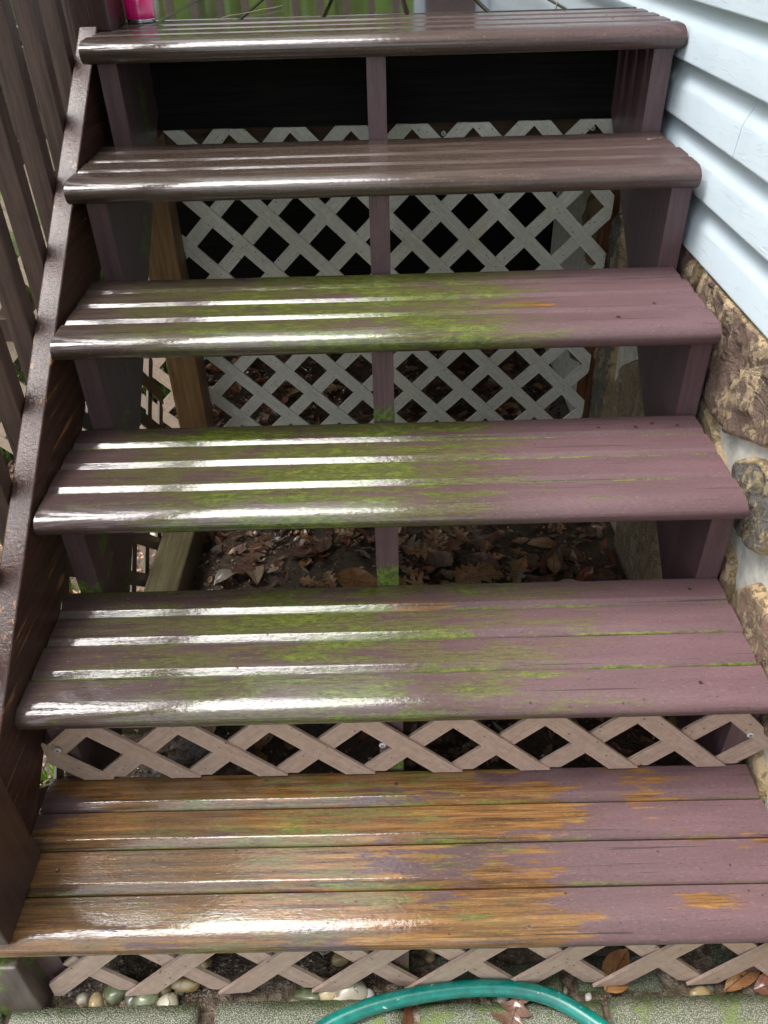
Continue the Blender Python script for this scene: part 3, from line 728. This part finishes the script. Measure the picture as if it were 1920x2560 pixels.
# mortar skin with relief
V=[];F=[];ny=200;nz=40
for j in range(nz+1):
    for i in range(ny+1):
        y=-.6+3.0*i/ny; z=GZ-.02+(.64-GZ)*j/nz
        V.append((1.2325+noise.noise(Vector((y*7,z*7,2)))*.004+noise.noise(Vector((y*30,z*30,5)))*.0015,y,z))
for j in range(nz):
    for i in range(ny):
        a=j*(ny+1)+i; F.append((a,a+1,a+ny+2,a+ny+1))
mk('mortar',V,F,M_mortar,fw,True)
def stone(poly,mat,sd_,th=.022,rough=1.0):
    """poly in (y,z) corners; rounded, bulging rough face"""
    # resample the outline
    pts=[];n=len(poly)
    for i in range(n):
        a=Vector(poly[i]);b=Vector(poly[(i+1)%n]); m_=max(2,int((b-a).length/.008))
        for k in range(m_): pts.append(a+(b-a)*k/m_)
    for it in range(4): pts=[(pts[i-1]+pts[i]*2+pts[(i+1)%len(pts)])/4 for i in range(len(pts))]
    pts=[p+Vector((noise.noise(Vector((p.x*28,p.y*28,sd_))),noise.noise(Vector((p.x*28,p.y*28,sd_+9)))))*.007 for p in pts]
    c=sum(pts,Vector((0,0)))/len(pts)
    pts=[c+(p-c)*1.05 for p in pts]
    N=len(pts); rings=20; V=[];F=[];RM=[]
    for k in range(rings):
        t=1-k/rings
        for p in pts:
            q=c+(p-c)*t; d=(1-t)*(p-c).length
            h=th*min(1,(d/.009))**.5 if k else -.004
            q3=Vector((q.x*11,q.y*6,sd_)); wob=noise.noise(q3*2.3)*.5
            ridge=abs(noise.noise(q3+Vector((wob,wob,0)))); ridge2=abs(noise.noise(q3*2.7+Vector((7,wob,0)))); fl=math.floor((noise.noise(q3*1.3)+1)*3.2)/3.2
            rg=(ridge*.016+ridge2*.008+fl*.007+noise.noise(q3*7)*.0028+noise.noise(q3*15)*.0014-.012)*rough*(min(1,d/.014))
            V.append((1.2385-h+rg-.002,q.x,q.y)); RM.append(max(0,1-d/.022))
    V.append((1.2385-th-.004,c.x,c.y)); RM.append(0)
    for k in range(rings-1):
        for i in range(N):
            a=k*N+i;b=k*N+(i+1)%N; F.append((a,b,b+N,a+N))
    for i in range(N): F.append(((rings-1)*N+i,(rings-1)*N+(i+1)%N,len(V)-1))
    o=mk('stone',V,F,mat,fw,True)
    at=o.data.attributes.new('rim','FLOAT','POINT'); at.data.foreach_set('value',RM)
    return o
stone([(.815,.435),(.748,.412),(.690,.422),(.60,.455),(.52,.50),(.42,.54),(.42,.625),(.95,.625),(.97,.55),(.90,.47)],M_st_brown,1,.024,1.1)
stone([(.99,.625),(1.01,.56),(1.10,.50),(1.22,.53),(1.24,.625)],M_st_brown,2,.018)
stone([(.80,.405),(.735,.375),(.68,.345),(.665,.29),(.70,.24),(.78,.25),(.86,.33),(.87,.40)],M_st_tan,3,.018,.5)
stone([(.635,.405),(.595,.430),(.54,.455),(.47,.45),(.44,.40),(.455,.33),(.50,.305),(.57,.30),(.62,.345)],M_st_grey,4,.026)
stone([(.655,.215),(.60,.245),(.555,.235),(.53,.19),(.52,.14),(.56,.11),(.63,.12),(.67,.17)],M_st_red,5,.022)
stone([(.50,.215),(.47,.255),(.41,.275),(.33,.26),(.27,.20),(.26,.10),(.31,.06),(.40,.05),(.47,.08),(.505,.15)],M_st_red,6,.026)
stone([(.40,.44),(.41,.33),(.36,.30),(.28,.31),(.22,.36),(.22,.46),(.30,.50)],M_st_brown,7)
stone([(.40,.625),(.40,.52),(.28,.52),(.20,.50),(.10,.53),(.10,.625)],M_st_tan,8)
stone([(.235,.20),(.24,.08),(.20,.02),(.10,.03),(.04,.10),(.08,.20),(.17,.24)],M_st_tan,9,.022)
stone([(.47,.06),(.40,.028),(.30,.03),(.25,.00),(.23,-.06),(.30,-.12),(.42,-.12),(.50,-.07),(.51,.01)],M_st_tan,10,.020,.7)
stone([(.66,.09),(.55,.08),(.53,.0),(.56,-.08),(.66,-.10),(.72,-.02),(.71,.06)],M_st_grey,11,.018)
stone([(.21,-.01),(.10,.0),(.03,-.03),(.01,-.10),(.06,-.16),(.18,-.16),(.22,-.08)],M_st_grey,12,.02)
# under the stair
stone([(.93,.20),(.90,.05),(.86,-.06),(.80,-.17),(.84,GZ),(1.16,GZ),(1.17,-.10),(1.12,.0),(1.10,.12),(1.02,.20)],M_st_tan,13,.020,.4)
stone([(1.13,.26),(1.16,.12),(1.20,-.02),(1.27,-.10),(1.40,-.06),(1.42,.08),(1.36,.22),(1.24,.29)],M_st_tan,14,.020,.5)
stone([(.97,.235),(.93,.22),(.74,.21),(.72,.12),(.76,-.02),(.83,.05),(.88,.16)],M_st_grey,15,.02)
stone([(1.45,.25),(1.44,.10),(1.46,-.03),(1.56,-.06),(1.60,.06),(1.56,.22)],M_st_grey,16,.02)
rq=random.Random(11)
def cellstone(y,z,w,h,k):
    n=8; P=[(y+w*.5*math.cos(2*math.pi*a/n)*rq.uniform(.85,1.1),z+h*.5*math.sin(2*math.pi*a/n)*rq.uniform(.85,1.1)) for a in range(n)]
    stone(P,[M_st_brown,M_st_tan,M_st_grey,M_st_red][k%4],20+k,.02)
k=0
for y,z,w,h in ((1.12,.40,.22,.17),(1.36,.42,.22,.22),(1.60,.40,.22,.26),(1.30,.575,.16,.09),(1.70,.12,.17,.26),(-.10,.08,.2,.2),(-.12,.33,.24,.22),(.10,.36,.17,.20),(-.1,-.1,.18,.14),(1.85,.42,.22,.2),(1.9,.1,.2,.26),(1.45,-.14,.22,.10),(.70,-.155,.16,.07),(-.35,.0,.24,.22),(-.36,.3,.22,.26),(-.1,.55,.3,.14),(-.4,.55,.25,.14),(1.5,.58,.2,.08)):
    cellstone(y,z,w,h,k); k+=1

# ------------------------------------------------------------------ hose
hp_=[(.30,-.30),(.36,-.175),(.420,-.095),(.470,-.046),(.53,-.018),(.60,-.0005),(.68,.0105),(.745,.0125),(.80,.007),(.845,-.007),(.885,-.031),(.925,-.064),(.98,-.13),(1.05,-.25)]
def catmull(P,m_=8):
    out=[]
    for i in range(len(P)-1):
        p0=Vector(P[max(i-1,0)]);p1=Vector(P[i]);p2=Vector(P[i+1]);p3=Vector(P[min(i+2,len(P)-1)])
        for k in range(m_):
            t=k/m_; out.append(.5*((2*p1)+(p2-p0)*t+(2*p0-5*p1+4*p2-p3)*t*t+(3*p1-p0-3*p2+p3)*t**3))
    out.append(Vector(P[-1])); return out
hpts=[(p.x,p.y-.004,pz+.0135) for p in catmull(hp_)]
o=tube('garden_hose',hpts,.0128,M_hose,None,20)
tag(o,'shiny teal green garden hose curving over the pavers at the foot of the stair','hose')

# ------------------------------------------------------------------ pebbles
def pebble(px,py,rx,ry,rz,rot,mat,label,sd_,group=None):
    bm=bmesh.new(); bmesh.ops.create_icosphere(bm,subdivisions=3,radius=1)
    for v in bm.verts:
        n=1+noise.noise(v.co*1.1+Vector((sd_,0,0)))*.22+noise.noise(v.co*3+Vector((0,sd_,0)))*.05
        c=v.co*n; x=c.x*rx;y=c.y*ry;z=c.z*rz
        v.co=Vector((px+x*math.cos(rot)-y*math.sin(rot),py+x*math.sin(rot)+y*math.cos(rot),GZ+rz*.62+z))
    o=from_bm('river_pebble',bm,M_peb[mat],None,True); tag(o,label,'pebble',group); return o
PB=[(.075,.030,.0075,.0095,.007,.2,'cream','tiny cream pebble nearest the tip of the bottom lattice strip'),
(.098,.024,.0095,.014,.009,-.1,'tan','small cream yellow pebble left of the green speckled one above the first paver'),
(.130,.040,.0135,.022,.012,-.5,'green','green speckled oval pebble leaning among the stones above the first paver'),
(.158,.030,.010,.018,.010,.1,'grey','rough grey flake shaped pebble between the two green stones'),
(.183,.030,.017,.026,.015,-.15,'green','large dark green mossy pebble touching the back edge of the first paver'),
(.207,.042,.010,.012,.008,-.6,'tan','small yellow angular pebble beside the dark green one'),
(.219,.018,.013,.018,.012,.3,'cream','cream pebble with brown marks resting against the first paver'),
(.242,.048,.019,.011,.011,0,'tan','long golden yellow pebble under the lattice point'),
(.215,.060,.013,.008,.008,.2,'green','low olive pebble under the lattice near the golden one'),
(.268,.070,.012,.009,.009,.6,'tan','small yellow pebble half behind the lattice point'),
(.225,.100,.024,.022,.022,0,'grey','round grey mossy pebble behind the first lattice opening'),
(.262,.096,.020,.022,.018,0,'green','dark green mossy stone beside the round grey one'),
(.475,.105,.021,.026,.020,-.3,'white','white egg shaped pebble inside the lattice opening left of centre'),
(.445,.105,.016,.022,.016,.1,'grey','brown grey pebble left of the white egg shaped pebble'),
(.500,.075,.018,.013,.011,.4,'tan','tan pebble just under the white egg shaped pebble'),
(.514,.030,.024,.021,.016,.1,'cream','big cream pebble with brown creases behind the hose'),
(.482,.028,.016,.016,.013,.4,'tan','yellow brown pebble left of the big cream pebble'),
(.452,.024,.022,.013,.010,-.2,'green','speckled flat pebble beside the second paver edge'),
(.470,.045,.015,.010,.009,.2,'tan','small pale yellow pebble between lattice and big cream pebble'),
(.542,.028,.010,.010,.008,.2,'white','small white pebble right of the big cream pebble'),
(.660,.100,.023,.024,.020,.2,'cream','cracked cream pebble inside the lattice opening right of centre'),
(.627,.105,.015,.020,.016,.0,'grey','dark pebble tucked left of the cracked cream pebble'),
(1.085,.022,.014,.010,.008,.1,'tan','yellow pebble under the lattice at the right side'),
(.830,.115,.020,.016,.014,.1,'tan','orange tan pebble behind the bottom lattice right of the hose'),
(.395,.085,.012,.010,.009,.1,'tan','small golden pebble at the lattice point in the muddy patch')]
for k,p in enumerate(PB):
    p=list(p)
    if p[1]<.065: p[1]-=.012; p[2]*=1.3;p[3]*=1.05;p[4]*=1.2
    pebble(*p,sd_=k*2.3)
rr=random.Random(91)
for k in range(46):
    x=rr.uniform(.0,.62) if k%4 else rr.uniform(.6,1.2); y=rr.uniform(.004,.03) if k%3 else rr.uniform(.06,.14)
    if .30<x<.42 and y<.05: continue
    a=rr.uniform(.004,.009)
    pebble(x,y,a*1.3,a,a*.8,rr.uniform(0,3),rr.choice(['tan','cream','grey','tan','green','white']),'small rounded pebble in the wet grit beneath the bottom lattice',k*1.7,'small pebbles in the grit at the foot of the stair')
# grit between the pavers and the stair
def grit(name,n,fx,fy,s0,s1,mat,label,seed):
    rr=random.Random(seed); V=[];F=[]
    for _ in range(n):
        x=fx(rr);y=fy(rr);s=rr.uniform(s0,s1); z=hz(x,y)+s*.3
        a=rr.uniform(0,6.28); b=len(V)
        P=[(1,0,0),(-.5,.8,0),(-.5,-.8,.1),(0,0,.8),(0,0,-.7)]
        for p in P:
            sx=p[0]*s*rr.uniform(.7,1.3);sy=p[1]*s*rr.uniform(.7,1.3); V.append((x+sx*math.cos(a)-sy*math.sin(a),y+sx*math.sin(a)+sy*math.cos(a),z+p[2]*s*rr.uniform(.6,1.2)))
        F+=[(b,b+1,b+3),(b+1,b+2,b+3),(b+2,b,b+3),(b+1,b,b+4),(b+2,b+1,b+4),(b,b+2,b+4)]
    o=mk(name,V,F,mat,None,False,loc=(0,0,0)); tag(o,label,'gravel',kind='stuff'); return o
grit('gravel',9000,lambda r:r.uniform(-.35,1.35),lambda r:-.02+abs(r.gauss(0,.055)),.0012,.0045,M_gravel,'wet tan grit and crumbs of stone between pavers and stair',5)
# flat stones between lattice and pavers on the right
for k,(a,b,c_,d_) in enumerate(((.66,.76,.012,.075),(.775,.865,.010,.06),(.89,1.03,.014,.07),(1.12,1.22,.03,.09))):
    o=slab(a,b,c_,d_,GZ+.008,M_pav[0],50+k); o.name='edging_stone'

# ------------------------------------------------------------------ dead leaves
def leaf_outline(kind,L,rr):
    """returns list of (t along, half width)"""
    pts=[]
    if kind=='oval':
        for k in range(9):
            t=k/8; pts.append((t,.30*math.sin(math.pi*t**.85)**.9))
    elif kind=='oak':
        w=[.02,.05,.14,.20,.17,.11,.16,.30,.33,.24,.14,.20,.36,.38,.25,.14,.20,.28,.24,.13,.12,.15,.10,.0]
        g_=[rr.uniform(.8,1.12) for _ in range(6)]
        for k,q in enumerate(w): pts.append((k/23.0,q*g_[k//4]))
    else:
        for k in range(8):
            t=k/7; pts.append((t,.17*math.sin(math.pi*t)**.8))
    return pts
def make_leaf(kind,L,seed):
    rr=random.Random(seed); pr=leaf_outline(kind,L,rr); V=[];F=[]
    cup=rr.uniform(.2,.8); bend=rr.uniform(-.9,.9); tw=rr.uniform(-.6,.6)
    for t,w in pr:
        x=(t-.5)*L; z=bend*L*.25*((t-.5)**2*4-0.3)
        for s in (-1,-.5,0,.5,1):
            y=s*w*L
            if kind=='oak' and abs(s)==1: xx=x+w*L*.22
            else: xx=x
            zz=z+cup*abs(s)**1.5*w*L*.6+tw*s*w*L*(t-.5)+rr.uniform(-.01,.01)*L
            V.append((xx,y,zz))
    n=len(pr)
    for i in range(n-1):
        for j in range(4): F.append((i*5+j,i*5+j+1,i*5+j+6,i*5+j+5))
    # stem
    b=len(V); V+= [(-.5*L,-.008*L,V[2][2]),(-.5*L,.008*L,V[2][2]),(-.72*L,.0,V[2][2]+.03*L)]
    F.append((b,b+1,b+2))
    me=bpy.data.meshes.new('leaf'); me.from_pydata(V,[],F); me.polygons.foreach_set('use_smooth',[True]*len(F)); me.update(); return me
LM={}
def leaf(name,kind,x,y,L,rot,mi,label,group=None,z=None,tilt=(0,0),seed=None):
    sd_=seed if seed is not None else int(x*1000)%5
    key=(kind,sd_,mi)
    if key not in LM:
        me=make_leaf(kind,1.0,sd_+hash_(kind)); me.materials.append(M_leaf[mi]); LM[key]=me
    # material vein pattern expects metres in object space, so bake the size
    key2=(kind,sd_,mi,round(L,2))
    if key2 not in LM:
        me=LM[key].copy()
        for v in me.vertices: v.co*=round(L,2)
        LM[key2]=me
    o=bpy.data.objects.new(name,LM[key2]); COL.objects.link(o)
    o.location=(x,y,(GZ+.012 if z is None else z)); o.rotation_euler=(tilt[0],tilt[1],rot)
    tag(o,label,'leaf',group); return o
def hash_(s): return sum(ord(c) for c in s)
leaf('oak_leaf','oak',.235,.905,.10,2.2,0,'brown oak leaf with pointed lobes on the bare soil left of the centre stringer',seed=1,z=GZ+.018)
leaf('dead_leaf','oval',.515,.980,.115,-.15,2,'orange brown curled oval leaf against the left of the centre stringer',seed=2,z=GZ+.045,tilt=(.3,.1))
leaf('dead_leaf','oval',.165,1.03,.065,.6,3,'pale grey oval leaf with a dark midrib near the timber',seed=3,z=GZ+.03)
leaf('dead_leaf','oval',1.055,.93,.10,-.25,3,'large silvery grey oval leaf under the fourth step at the right',seed=1,z=GZ+.04,tilt=(.2,0))
leaf('dead_leaf','slim',.41,.885,.11,.8,2,'narrow folded tan leaf lying next to the lower edge below the centre stringer',seed=4,z=GZ+.03)
leaf('oak_leaf','oak',.73,.915,.115,1.2,5,'tan oak leaf with sharp lobes right of the centre stringer',seed=3,z=GZ+.035)
leaf('oak_leaf','oak',.83,1.00,.13,.2,0,'broad brown oak leaf spread behind the tan one',seed=2,z=GZ+.03)
leaf('oak_leaf','oak',.655,.97,.10,2.8,0,'light brown oak leaf tucked against the right of the centre stringer',seed=4,z=GZ+.03)
leaf('dead_leaf','oval',.935,1.03,.075,1.0,2,'small golden oval leaf near the foundation under the stair',seed=2,z=GZ+.04)
leaf('oak_leaf','oak',.775,-.030,.085,-2.0,1,'dark brown oak leaf on the paver inside the curve of the hose',seed=0,z=pz+.003)
leaf('dead_leaf','slim',.607,-.036,.10,1.5,4,'red brown leaf stuck upright in the gap between two pavers',seed=1,z=pz-.005,tilt=(1.0,0))
leaf('dead_leaf','oval',.955,.040,.085,.9,2,'glossy folded tan leaf under the bottom lattice at the right',seed=4,z=GZ+.022,tilt=(.5,.1))
leaf('dead_leaf','slim',1.16,.028,.085,.5,2,'orange leaf scrap beside the yellow pebble at the right end of the pavers',seed=2,z=GZ+.018)
leaf('dead_leaf','oval',1.20,.012,.06,.1,4,'reddish leaf at the right edge next to the last paver',seed=3,z=GZ+.02)
M_sprout=leaf_mat('leaf_green',(.05,.16,.015),(.10,.26,.03))
M_leaf.append(M_sprout)
leaf('green_leaf','oval',.845,.925,.045,.4,6,'small fresh green leaf in the brown litter right of the centre stringer',seed=1,z=GZ+.05,tilt=(.2,.1))
leaf('green_leaf','oval',.862,.905,.035,1.6,6,'smaller fresh green leaf below the other green one in the litter',seed=2,z=GZ+.05,tilt=(.1,.3))
rr=random.Random(21)
for k in range(230):
    if k<110: x=rr.uniform(.60,1.17) if rr.random()<.7 else rr.uniform(.12,.58); y=rr.uniform(.80,1.22)
    else: x=rr.uniform(-.5,1.17); y=rr.uniform(1.2,2.5)
    if k%7==0: x=rr.uniform(.1,1.17); y=rr.uniform(.28,.8)
    if x<.10 and y<1.6 and x>-.06: x+=.15
    kd=rr.choice(['oak','oak','oval','oval','slim']); mi=rr.choice([0,0,1,1,1,2,4,4,5,1]); 
    leaf('dead_leaf',kd,x,y,rr.choice([.05,.06,.07,.08,.09,.10]),rr.uniform(0,6.28),mi,'wet brown dead leaf in the litter layer on the soil behind the open treads','dead leaves littering the soil under the stair and deck',z=GZ+rr.uniform(.008,.03),tilt=(rr.uniform(-.35,.35),rr.uniform(-.3,.3)),seed=rr.randint(0,4))
# fine litter
def litter(n,seed,xr,yr_,s0,s1,mats,name,label,dens=None):
    rr=random.Random(seed); V=[];F=[];MI=[]
    for _ in range(n):
        x=rr.uniform(*xr);y=rr.uniform(*yr_)
        if dens and rr.random()>dens(x,y): continue
        s=rr.uniform(s0,s1); asp=rr.uniform(.15,.8); a=rr.uniform(0,6.28); tx=rr.uniform(-.6,.6);ty=rr.uniform(-.6,.6); z=hz(x,y)+rr.uniform(.002,.012)+s*.2
        b=len(V); cx_=math.cos(a);sx_=math.sin(a)
        out=[(-1,0),(-.5,-asp*.8),(.3,-asp),(1,rr.uniform(-.2,.2)),(.4,asp),(-.4,asp*.7)]
        for u,v in out:
            u*=s*rr.uniform(.8,1.2)*.5;v*=s*rr.uniform(.8,1.2)*.5
            V.append((x+u*cx_-v*sx_,y+u*sx_+v*cx_,z+u*tx+v*ty))
        V.append((x,y,z-s*.1))
        m_=rr.randrange(len(mats))
        for q in range(6): F.append((b+q,b+(q+1)%6,b+6)); MI.append(m_)
    o=mk(name,V,F,mats,None,False,loc=(0,0,0)); o.data.polygons.foreach_set('material_index',MI); tag(o,label,'leaf litter',kind='stuff'); return o
litter(9000,31,(-.9,1.2),(.2,2.6),.012,.045,[M_leaf[1],M_leaf[0],M_leaf[4],M_leaf[1],M_bits,M_leaf[5]],'leaf_litter','dark wet leaf crumbs covering the soil under the stair',lambda x,y:(.25 if (x<.5 and y<1.15) else 1)*(1 if y>.5 else .5))
litter(14000,33,(-.9,1.2),(.12,2.2),.004,.013,[M_bits,M_leaf[5],M_leaf[1],M_leaf[0]],'bark_crumbs','tiny bark crumbs and stalks mixed into the wet soil')
litter(420,35,(-1.2,-.1),(.2,1.9),.02,.05,[M_leaf[5],M_leaf[3],M_leaf[2],M_leaf[0]],'sunny_litter','leaves left of the stair, pale to put sunlight into their colour')  # pale leaf colours stand in for sunlight on the left ground
# a few crumbs of debris lying on the treads
rr=random.Random(77)
V=[];F=[]
for k in range(240):
    i=rr.choice([0,1,1,1,2,2,3]); x=rr.uniform(.08,1.17) if i else rr.uniform(.05,1.15); y=i*GO+rr.uniform(.05,DE-.01); z=i*RI+.0006
    s=rr.uniform(.0008,.0026); a=rr.uniform(0,6.28); b=len(V)
    for p in ((1,0,.3),(-.5,.5,.2),(-.5,-.5,.1),(0,0,1.2)): V.append((x+s*(p[0]*math.cos(a)-p[1]*math.sin(a)),y+s*(p[0]*math.sin(a)+p[1]*math.cos(a)),z+s*p[2]*.6))
    F+=[(b,b+1,b+3),(b+1,b+2,b+3),(b+2,b,b+3)]
o=mk('tread_crumbs',V,F,M_bits,None,False,loc=(0,0,0)); tag(o,'scattered crumbs and seed husks lying on the treads','debris',kind='stuff')
# beads of rain water standing on the treads
def droplets(n,seed):
    rr=random.Random(seed); V=[];F=[]
    for _ in range(n):
        i=rr.choice([0,0,0,1,1,5,5,4,2]); x=rr.uniform(.04,1.17)
        onnose=rr.random()<(.75 if i==5 else .3)
        if onnose and i==5: x=rr.uniform(.6,1.18)
        if onnose: y=i*GO+rr.uniform(.004,.03); 
        else: y=i*GO+rr.uniform(.045,DE-.012)
        t=(y-i*GO)
        # surface height of the tread at this offset
        z=i*RI
        if onnose: 
            u=max(0,min(1,1-t/.043)); z=i*RI-TH/2+TH/2*math.cos(math.asin(u))
        else:
            g=False
            for k in (1,2,3):
                o_=t-DE*FR[k-1]
                if 0<=o_<.022: g=True
            if g: continue
        s=rr.uniform(.0006,.0016)*(1.25 if i==5 else 1); sx=s*rr.uniform(.8,1.5)
        b=len(V); seg=8
        for r_,h in ((1,0),(.8,.38),(.45,.6)):
            for k in range(seg):
                a=2*math.pi*k/seg; V.append((x+sx*r_*math.cos(a),y+s*r_*math.sin(a),z-.0002+h*s))
        V.append((x,y,z+.66*s))
        for q in range(2):
            for k in range(seg): F.append((b+q*seg+k,b+q*seg+(k+1)%seg,b+(q+1)*seg+(k+1)%seg,b+(q+1)*seg+k))
        for k in range(seg): F.append((b+2*seg+k,b+2*seg+(k+1)%seg,b+3*seg))
    m=NT('water'); m.done((.8,.82,.82),.02); m.b.inputs['Transmission Weight'].default_value=1; m.b.inputs['IOR'].default_value=1.33
    o=mk('water_drops',V,F,m.m,None,True,loc=(0,0,0)); tag(o,'clear beads of rain water standing on the treads and noses','water drops',kind='stuff')
droplets(420,8)
# twigs and needles lying on deck and treads
for k,(x,y,z,L,a) in enumerate(((1.03,1.72,zt+.003,.22,1.35),(.30,1.72,zt+.003,.26,1.1),(1.165,4*GO+.21,4*RI+.003,.035,.35))):
    P=[(x+L*(q/6-.5)*math.cos(a),y+L*(q/6-.5)*math.sin(a)+.003*math.sin(q*2+k),z+.0012*math.sin(q*1.3)**2) for q in range(7)]
    o=tube('twig',P,.0011,M_leaf[5],None,6)
    tag(o,['thin pale twig lying along a gap of the wet deck at the right','thin curved twig lying on the deck boards near the can','short straw bit on the right end of the step below the top'][k],'twig')
# nail heads set in the treads
for i,x,y in ((2,1.104,.255),(2,1.07,.245),(2,1.150,.247),(2,1.00,.246),(1,1.14,.262),(3,1.10,.10),(3,1.02,.045),(0,.062,.118),(0,.60,.262),(1,1.09,.045)):
    t=tread_obj[i] if tread_obj else st
    V=[];F=[];seg=12;r0=.0036
    zc=i*RI+.0012
    for k in range(seg): V.append((x+r0*math.cos(2*math.pi*k/seg),i*GO+y+r0*math.sin(2*math.pi*k/seg),zc))
    V.append((x,i*GO+y,zc-.0008))
    for k in range(seg): F.append((k,(k+1)%seg,seg))
    mk('nail_head',V,F,M_newel,st,False)

# ------------------------------------------------------------------ grass and weeds to the left
def grass(name,n,xr,yr_,h0,h1,seed,label):
    rr=random.Random(seed); V=[];F=[]
    for _ in range(n):
        x=rr.uniform(*xr);y=rr.uniform(*yr_); 
        if noise.noise(Vector((x*4,y*4,seed)))<-.05: continue
        h=rr.uniform(h0,h1);a=rr.uniform(0,6.28);w=rr.uniform(.002,.005);lx=rr.uniform(-.5,.5)*h;ly=rr.uniform(-.5,.5)*h;z=GZ-.01;b=len(V)
        dx=math.cos(a)*w;dy=math.sin(a)*w
        V+=[(x-dx,y-dy,z),(x+dx,y+dy,z),(x+lx*.4+dx*.8,y+ly*.4+dy*.8,z+h*.6),(x+lx*.4-dx*.8,y+ly*.4-dy*.8,z+h*.6),(x+lx,y+ly,z+h)]
        F+=[(b,b+1,b+2,b+3),(b+3,b+2,b+4)]
    o=mk(name,V,F,M_grass,None,False,loc=(0,0,0)); tag(o,label,'grass',kind='stuff'); return o
grass('grass',26000,(-2.6,-.16),(-.3,3.6),.03,.12,3,'bright green grass and weeds growing left of the stair')
grass('tall_grass',9000,(-3.5,1.0),(4.9,8.5),.05,.2,4,'tall green grass beyond the deck')
grass('weeds',500,(-.2,-.07),(.25,.75),.02,.09,9,'small green weeds along the foot of the side lattice')

# ------------------------------------------------------------------ trees beyond the deck, mirrored in the wet boards
def tree_mesh(seed,H,RW):
    rr=random.Random(seed); V=[];F=[]
    clumps=[]
    for k in range(34):
        a=rr.uniform(0,6.28); rad=RW*rr.random()**.6; z=H*(.28+.72*rr.random()); rad*=1-.55*max(0,(z/H-.55))/.45
        clumps.append((rad*math.cos(a),rad*math.sin(a),z,rr.uniform(.5,1.1)*RW*.38))
    for cx_,cy_,cz_,cr in clumps:
        for q in range(210):
            d=Vector((rr.gauss(0,1),rr.gauss(0,1),rr.gauss(0,.7))).normalized()*cr*rr.random()**.4
            s=rr.uniform(.09,.2); u=Vector((rr.uniform(-1,1),rr.uniform(-1,1),rr.uniform(-1,1))).normalized(); v=u.orthogonal().normalized()
            c=Vector((cx_,cy_,cz_))+d; b=len(V)
            V+=[c-u*s,c+v*s*.5,c+u*s,c-v*s*.5]; F.append((b,b+1,b+2,b+3))
    me=bpy.data.meshes.new('crown'); me.from_pydata([tuple(v) for v in V],[],F); me.update(); return me
TMs=[tree_mesh(1,9,3.0),tree_mesh(2,11,3.2)]
TMs[0].materials.append(M_fol[0]); TMs[1].materials.append(M_fol[1])
tpos=[(-6.5,9,0,1.0,'light green leafy tree far left beyond the deck'),(-3.0,11,1,1.0,'darker tall tree left of the middle beyond the deck'),(.2,9.5,0,1.05,'light green tree straight behind the deck'),
 (3.6,12.5,1,1.1,'dark tree rising behind the house wing'),(-9.5,3.5,1,1.0,'dark tree standing far to the left of the stair'),(-10,-3,0,1.0,'light green tree at the far left front'),(-1.4,16,1,1.25,'tallest dark tree in the back row'),(6.5,17,0,1.3,'light green tree behind the house roof')]
for k,(x,y,m_,s,lab) in enumerate(tpos):
    t=thing('tree',(x,y,GZ-.05),lab,'tree','trees beyond the deck')
    c=bpy.data.objects.new('crown',TMs[m_]); COL.objects.link(c); c.parent=t; c.scale=(s,s,s); c.rotation_euler=(0,0,k*1.3)
    H=9*s
    pts=[(x+.15*math.sin(q),y+.1*math.cos(q*1.7),GZ-.1+H*.8*q/6) for q in range(7)]
    tube('trunk',pts,[.24*s*(1-.8*q/6) for q in range(7)],M_bark,t,10)
hedge=[];HF=[]
rr=random.Random(5)
for q in range(34000):
    x=rr.uniform(-12,7); y=9.5+rr.uniform(-1.2,2.0)+.03*x*x*.2; z=GZ+4.2*rr.random()**1.2; s=rr.uniform(.08,.2)
    u=Vector((rr.uniform(-1,1),rr.uniform(-1,1),rr.uniform(-1,1))).normalized(); v=u.orthogonal().normalized(); c=Vector((x,y,z)); b=len(hedge)
    hedge+=[c-u*s,c+v*s*.5,c+u*s,c-v*s*.5]; HF.append((b,b+1,b+2,b+3))
o=mk('undergrowth',hedge,HF,M_fol[0],None,False,loc=(0,0,0)); tag(o,'bright green undergrowth along the edge of the wood','undergrowth',kind='stuff')
print('objects',len(bpy.data.objects))
